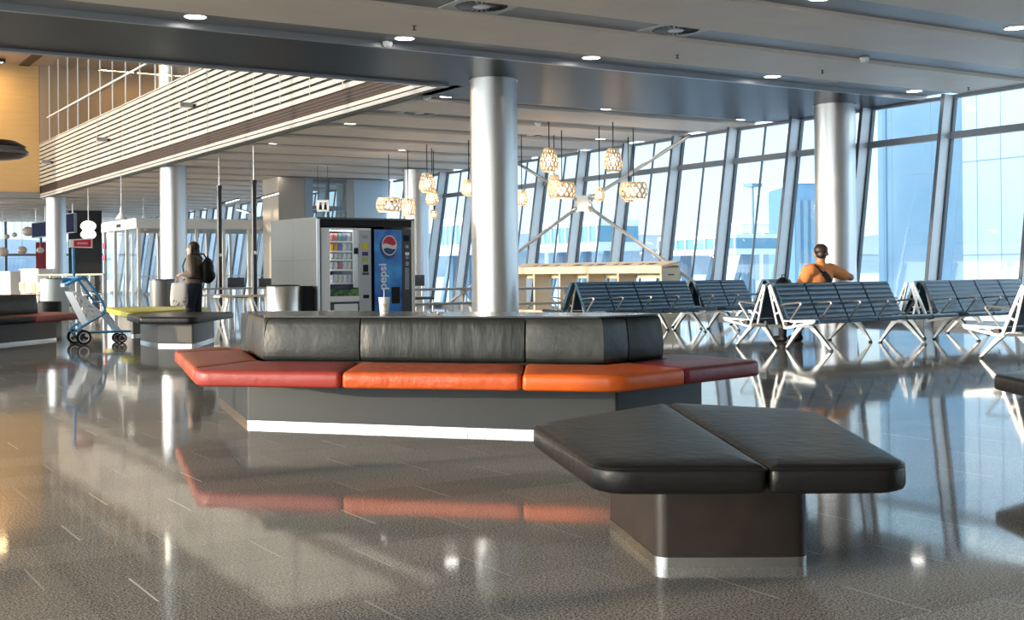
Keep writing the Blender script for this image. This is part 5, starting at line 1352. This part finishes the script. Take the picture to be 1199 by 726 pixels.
M_jet = mat('bridge_white',(0.80,0.83,0.86),0.5); M_jglass = mat('bridge_glass',(0.16,0.34,0.45),0.15); M_jdark = mat('bridge_steel',(0.16,0.26,0.34),0.5)
def jet_bridge(px0, px1, y0, y1, d0, d1, label, legs=True):
    a, b = GD(px0,y0,d0), GD(px1,y0,d1); z0 = GD(px0,y1,d0).z; z1 = a.z
    t = thing('boarding_bridge', label, 'boarding bridge', (a.x,a.y,-1.2)); zz = lambda z: z+1.2
    v = Vector((b.x-a.x,b.y-a.y,0)); n = Vector((-v.y,v.x,0)).normalized()*3.0
    if n.dot(FV) < 0: n = -n
    q = lambda s, o, z: Vector((v.x*s+n.x*o, v.y*s+n.y*o, zz(z)))
    hh = z1-z0
    bx = lambda s0, s1, o0, o1, za, zb: MB().hexa([q(s0,o0,za),q(s1,o0,za),q(s1,o1,za),q(s0,o1,za),q(s0,o0,zb),q(s1,o0,zb),q(s1,o1,zb),q(s0,o1,zb)])
    bx(0,1,0,1,z0,z0+hh*0.28).build('floor_band', M_jet, t, smooth=0)
    bx(0.002,0.998,0.02,0.98,z0+hh*0.281,z0+hh*0.80).build('glazing', M_jglass, t, smooth=0)
    bx(0,1,0,1,z0+hh*0.801,z1).build('roof', M_jet, t, smooth=0)
    for k in range(9): bx(k/8.2,k/8.2+0.012,-0.01,0.019,z0+hh*0.281,z0+hh*0.80).build('mullion', M_jet, t, smooth=0)
    for s in (0.15,0.55,0.9):
        bx(s,s+0.03,0.3,0.5,-1.2,z0).build('support', M_jdark, t, smooth=0)
        MB().bar(q(s-0.10,0.2,-1.2), q(s+0.01,0.35,z0), 0.25, 0.25).build('strut', M_jdark, t, smooth=0)
        MB().bar(q(s+0.13,0.2,-1.2), q(s+0.02,0.35,z0), 0.25, 0.25).build('strut', M_jdark, t, smooth=0)
jet_bridge(770,862,278,300,72,66,'white boarding bridge with glass band outside, right of the brace hub')
jet_bridge(628,700,262,296,78,72,'white boarding bridge outside behind the birch counter')
jet_bridge(505,553,258,300,88,82,'white boarding bridge outside, left of the big column')
def far_block(px0, px1, y0, dd, label, m, cols=6):
    a, b = GD(px0,y0,dd), GD(px1,y0,dd); t = thing('distant_building', label, 'building', (a.x,a.y,-1.2)); v = Vector((b.x-a.x,b.y-a.y,0)); n = Vector((-v.y,v.x,0)).normalized()*12
    if n.dot(FV) < 0: n = -n
    h = a.z+1.2
    q = lambda s, o, z: Vector((v.x*s+n.x*o, v.y*s+n.y*o, z))
    MB().hexa([q(0,0,0),q(1,0,0),q(1,1,0),q(0,1,0),q(0,0,h),q(1,0,h),q(1,1,h),q(0,1,h)]).build('wall', m, t, smooth=0)
    MB().hexa([q(-0.01,-0.02,h+0.001),q(1.01,-0.02,h+0.001),q(1.01,1.02,h+0.001),q(-0.01,1.02,h+0.001),q(-0.01,-0.02,h+0.4),q(1.01,-0.02,h+0.4),q(1.01,1.02,h+0.4),q(-0.01,1.02,h+0.4)]).build('roof', M_snow, t, smooth=0)
    for k in range(cols):
        s = (k+0.2)/cols
        MB().hexa([q(s,-0.012,h*0.12),q(s+0.55/cols,-0.012,h*0.12),q(s+0.55/cols,-0.001,h*0.12),q(s,-0.001,h*0.12),q(s,-0.012,h*0.85),q(s+0.55/cols,-0.012,h*0.85),q(s+0.55/cols,-0.001,h*0.85),q(s,-0.001,h*0.85)]).build('window_strip', M_jdark, t, smooth=0)
far_block(868,925,262,150,'distant grey building with tall dark windows above the snow bank', mat('far_grey',(0.55,0.62,0.68),0.6), 5)
far_block(640,700,266,190,'distant blue grey building behind the boarding bridges', mat('far_blue',(0.40,0.52,0.60),0.6), 6)
far_block(930,956,215,120,'distant dark blue tower block beside the right column', mat('far_navy',(0.12,0.24,0.36),0.5), 3)
p = GD(882,300,95); t = thing('light_mast', 'thin tall light mast outside above the snow bank', 'mast', (p.x,p.y,-1.2))
zt_ = GD(882,219,95).z
MB().tube([(0,0,0),(0,0,zt_+1.2)], [0.16,0.08], 8).build('mast', M_jdark, t)
MB().box((-0.5,-0.5,zt_+1.2),(0.5,0.5,zt_+1.45)).build('lamp_head', M_jdark, t, smooth=0)
def hill(name, base, seed, dist, lo, hi, m):
    random.seed(seed); rows = []; n = 90
    for i in range(n+1):
        a = -0.75+1.75*i/n       # bearing from the camera axis towards the right
        d = FV*math.cos(a)+RV*math.sin(a); p = d*dist
        h = lo+(hi-lo)*(0.5+0.28*math.sin(a*9+seed)+0.16*math.sin(a*23+seed*2)+0.06*math.sin(a*61))
        rows.append([(p.x,p.y,-1.3),(p.x+d.x*20,p.y+d.y*20,h*0.8),(p.x+d.x*90,p.y+d.y*90,h),(p.x+d.x*200,p.y+d.y*200,h*0.7),(p.x+d.x*260,p.y+d.y*260,-1.3)])
    mb = MB(); mb.loft(rows, False, False); struct(mb.build(name, m, smooth=60))
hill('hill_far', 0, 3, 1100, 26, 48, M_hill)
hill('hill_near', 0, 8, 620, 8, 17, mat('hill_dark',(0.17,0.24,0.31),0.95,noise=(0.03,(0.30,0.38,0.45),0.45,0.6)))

# ------------------------------------------------------------------ sky, sun, camera
w = bpy.data.worlds.new('sky'); sc.world = w; w.use_nodes = True; nt = w.node_tree
bg = nt.nodes['Background']; tc = nt.nodes.new('ShaderNodeTexCoord'); sp = nt.nodes.new('ShaderNodeSeparateXYZ'); nt.links.new(tc.outputs['Generated'], sp.inputs[0])
rp = nt.nodes.new('ShaderNodeValToRGB'); e = rp.color_ramp.elements
e[0].position = 0.0; e[0].color = (0.86,0.95,1.0,1); e[1].position = 0.75; e[1].color = (0.50,0.70,1.0,1)
k = e.new(0.10); k.color = (0.80,0.93,1.0,1); k = e.new(0.3); k.color = (0.68,0.86,1.0,1)
nt.links.new(sp.outputs['Z'], rp.inputs['Fac'])
# the sky is far brighter round the low sun
dt = nt.nodes.new('ShaderNodeVectorMath'); dt.operation = 'DOT_PRODUCT'; nt.links.new(tc.outputs['Generated'], dt.inputs[0]); dt.inputs[1].default_value = (-0.980,0.169,0.112)
mxm = nt.nodes.new('ShaderNodeMath'); mxm.operation = 'MAXIMUM'; mxm.inputs[1].default_value = 0.0; nt.links.new(dt.outputs['Value'], mxm.inputs[0])
pw_ = nt.nodes.new('ShaderNodeMath'); pw_.operation = 'POWER'; pw_.inputs[1].default_value = 2.0; nt.links.new(mxm.outputs[0], pw_.inputs[0])
gm = nt.nodes.new('ShaderNodeMix'); gm.data_type = 'RGBA'; gm.blend_type = 'ADD'; gm.clamp_result = False; nt.links.new(pw_.outputs[0], gm.inputs[0])
nt.links.new(rp.outputs['Color'], gm.inputs[6]); gm.inputs[7].default_value = (3.15,3.15,3.05,1)
nt.links.new(gm.outputs[2], bg.inputs['Color']); bg.inputs['Strength'].default_value = 1.9
sun = bpy.data.lights.new('sun', 'SUN'); sun.energy = 4.0; sun.angle = math.radians(0.6); sun.color = (1.0,0.80,0.56)
so_ = bpy.data.objects.new('sun', sun); C.objects.link(so_)
so_.rotation_euler = Vector((0.980,-0.169,-0.112)).to_track_quat('-Z','Y').to_euler(); so_.location = (-30,20,12)

cam = bpy.data.cameras.new('camera'); co = bpy.data.objects.new('camera', cam); C.objects.link(co)
cam.sensor_fit = 'HORIZONTAL'; cam.sensor_width = 36.0; cam.lens = FPX/1199*36.0
cam.shift_x = 0.0; cam.shift_y = (HY-363.0)/1199.0
cam.clip_start = 0.05; cam.clip_end = 5000
c_, s_ = math.cos(ROLL), math.sin(ROLL)
rx = RV*c_ - ZV*s_; ux = ZV*c_ + RV*s_; bx = -FV
Mx = Matrix((( rx.x,ux.x,bx.x,0),(rx.y,ux.y,bx.y,0),(rx.z,ux.z,bx.z,H),(0,0,0,1)))
co.matrix_world = Mx
sc.camera = co
sc.view_settings.view_transform = 'Standard'; sc.view_settings.look = 'None'
sc.view_settings.gamma = 1.0; sc.view_settings.use_curve_mapping = False
sc.view_settings.exposure = 0.33
sc.cycles.use_denoising = True
sc.cycles.max_bounces = 8; sc.cycles.diffuse_bounces = 4; sc.cycles.glossy_bounces = 4; sc.cycles.transparent_max_bounces = 24
sc.cycles.caustics_reflective = False; sc.cycles.caustics_refractive = False
sc.cycles.sample_clamp_indirect = 8.0
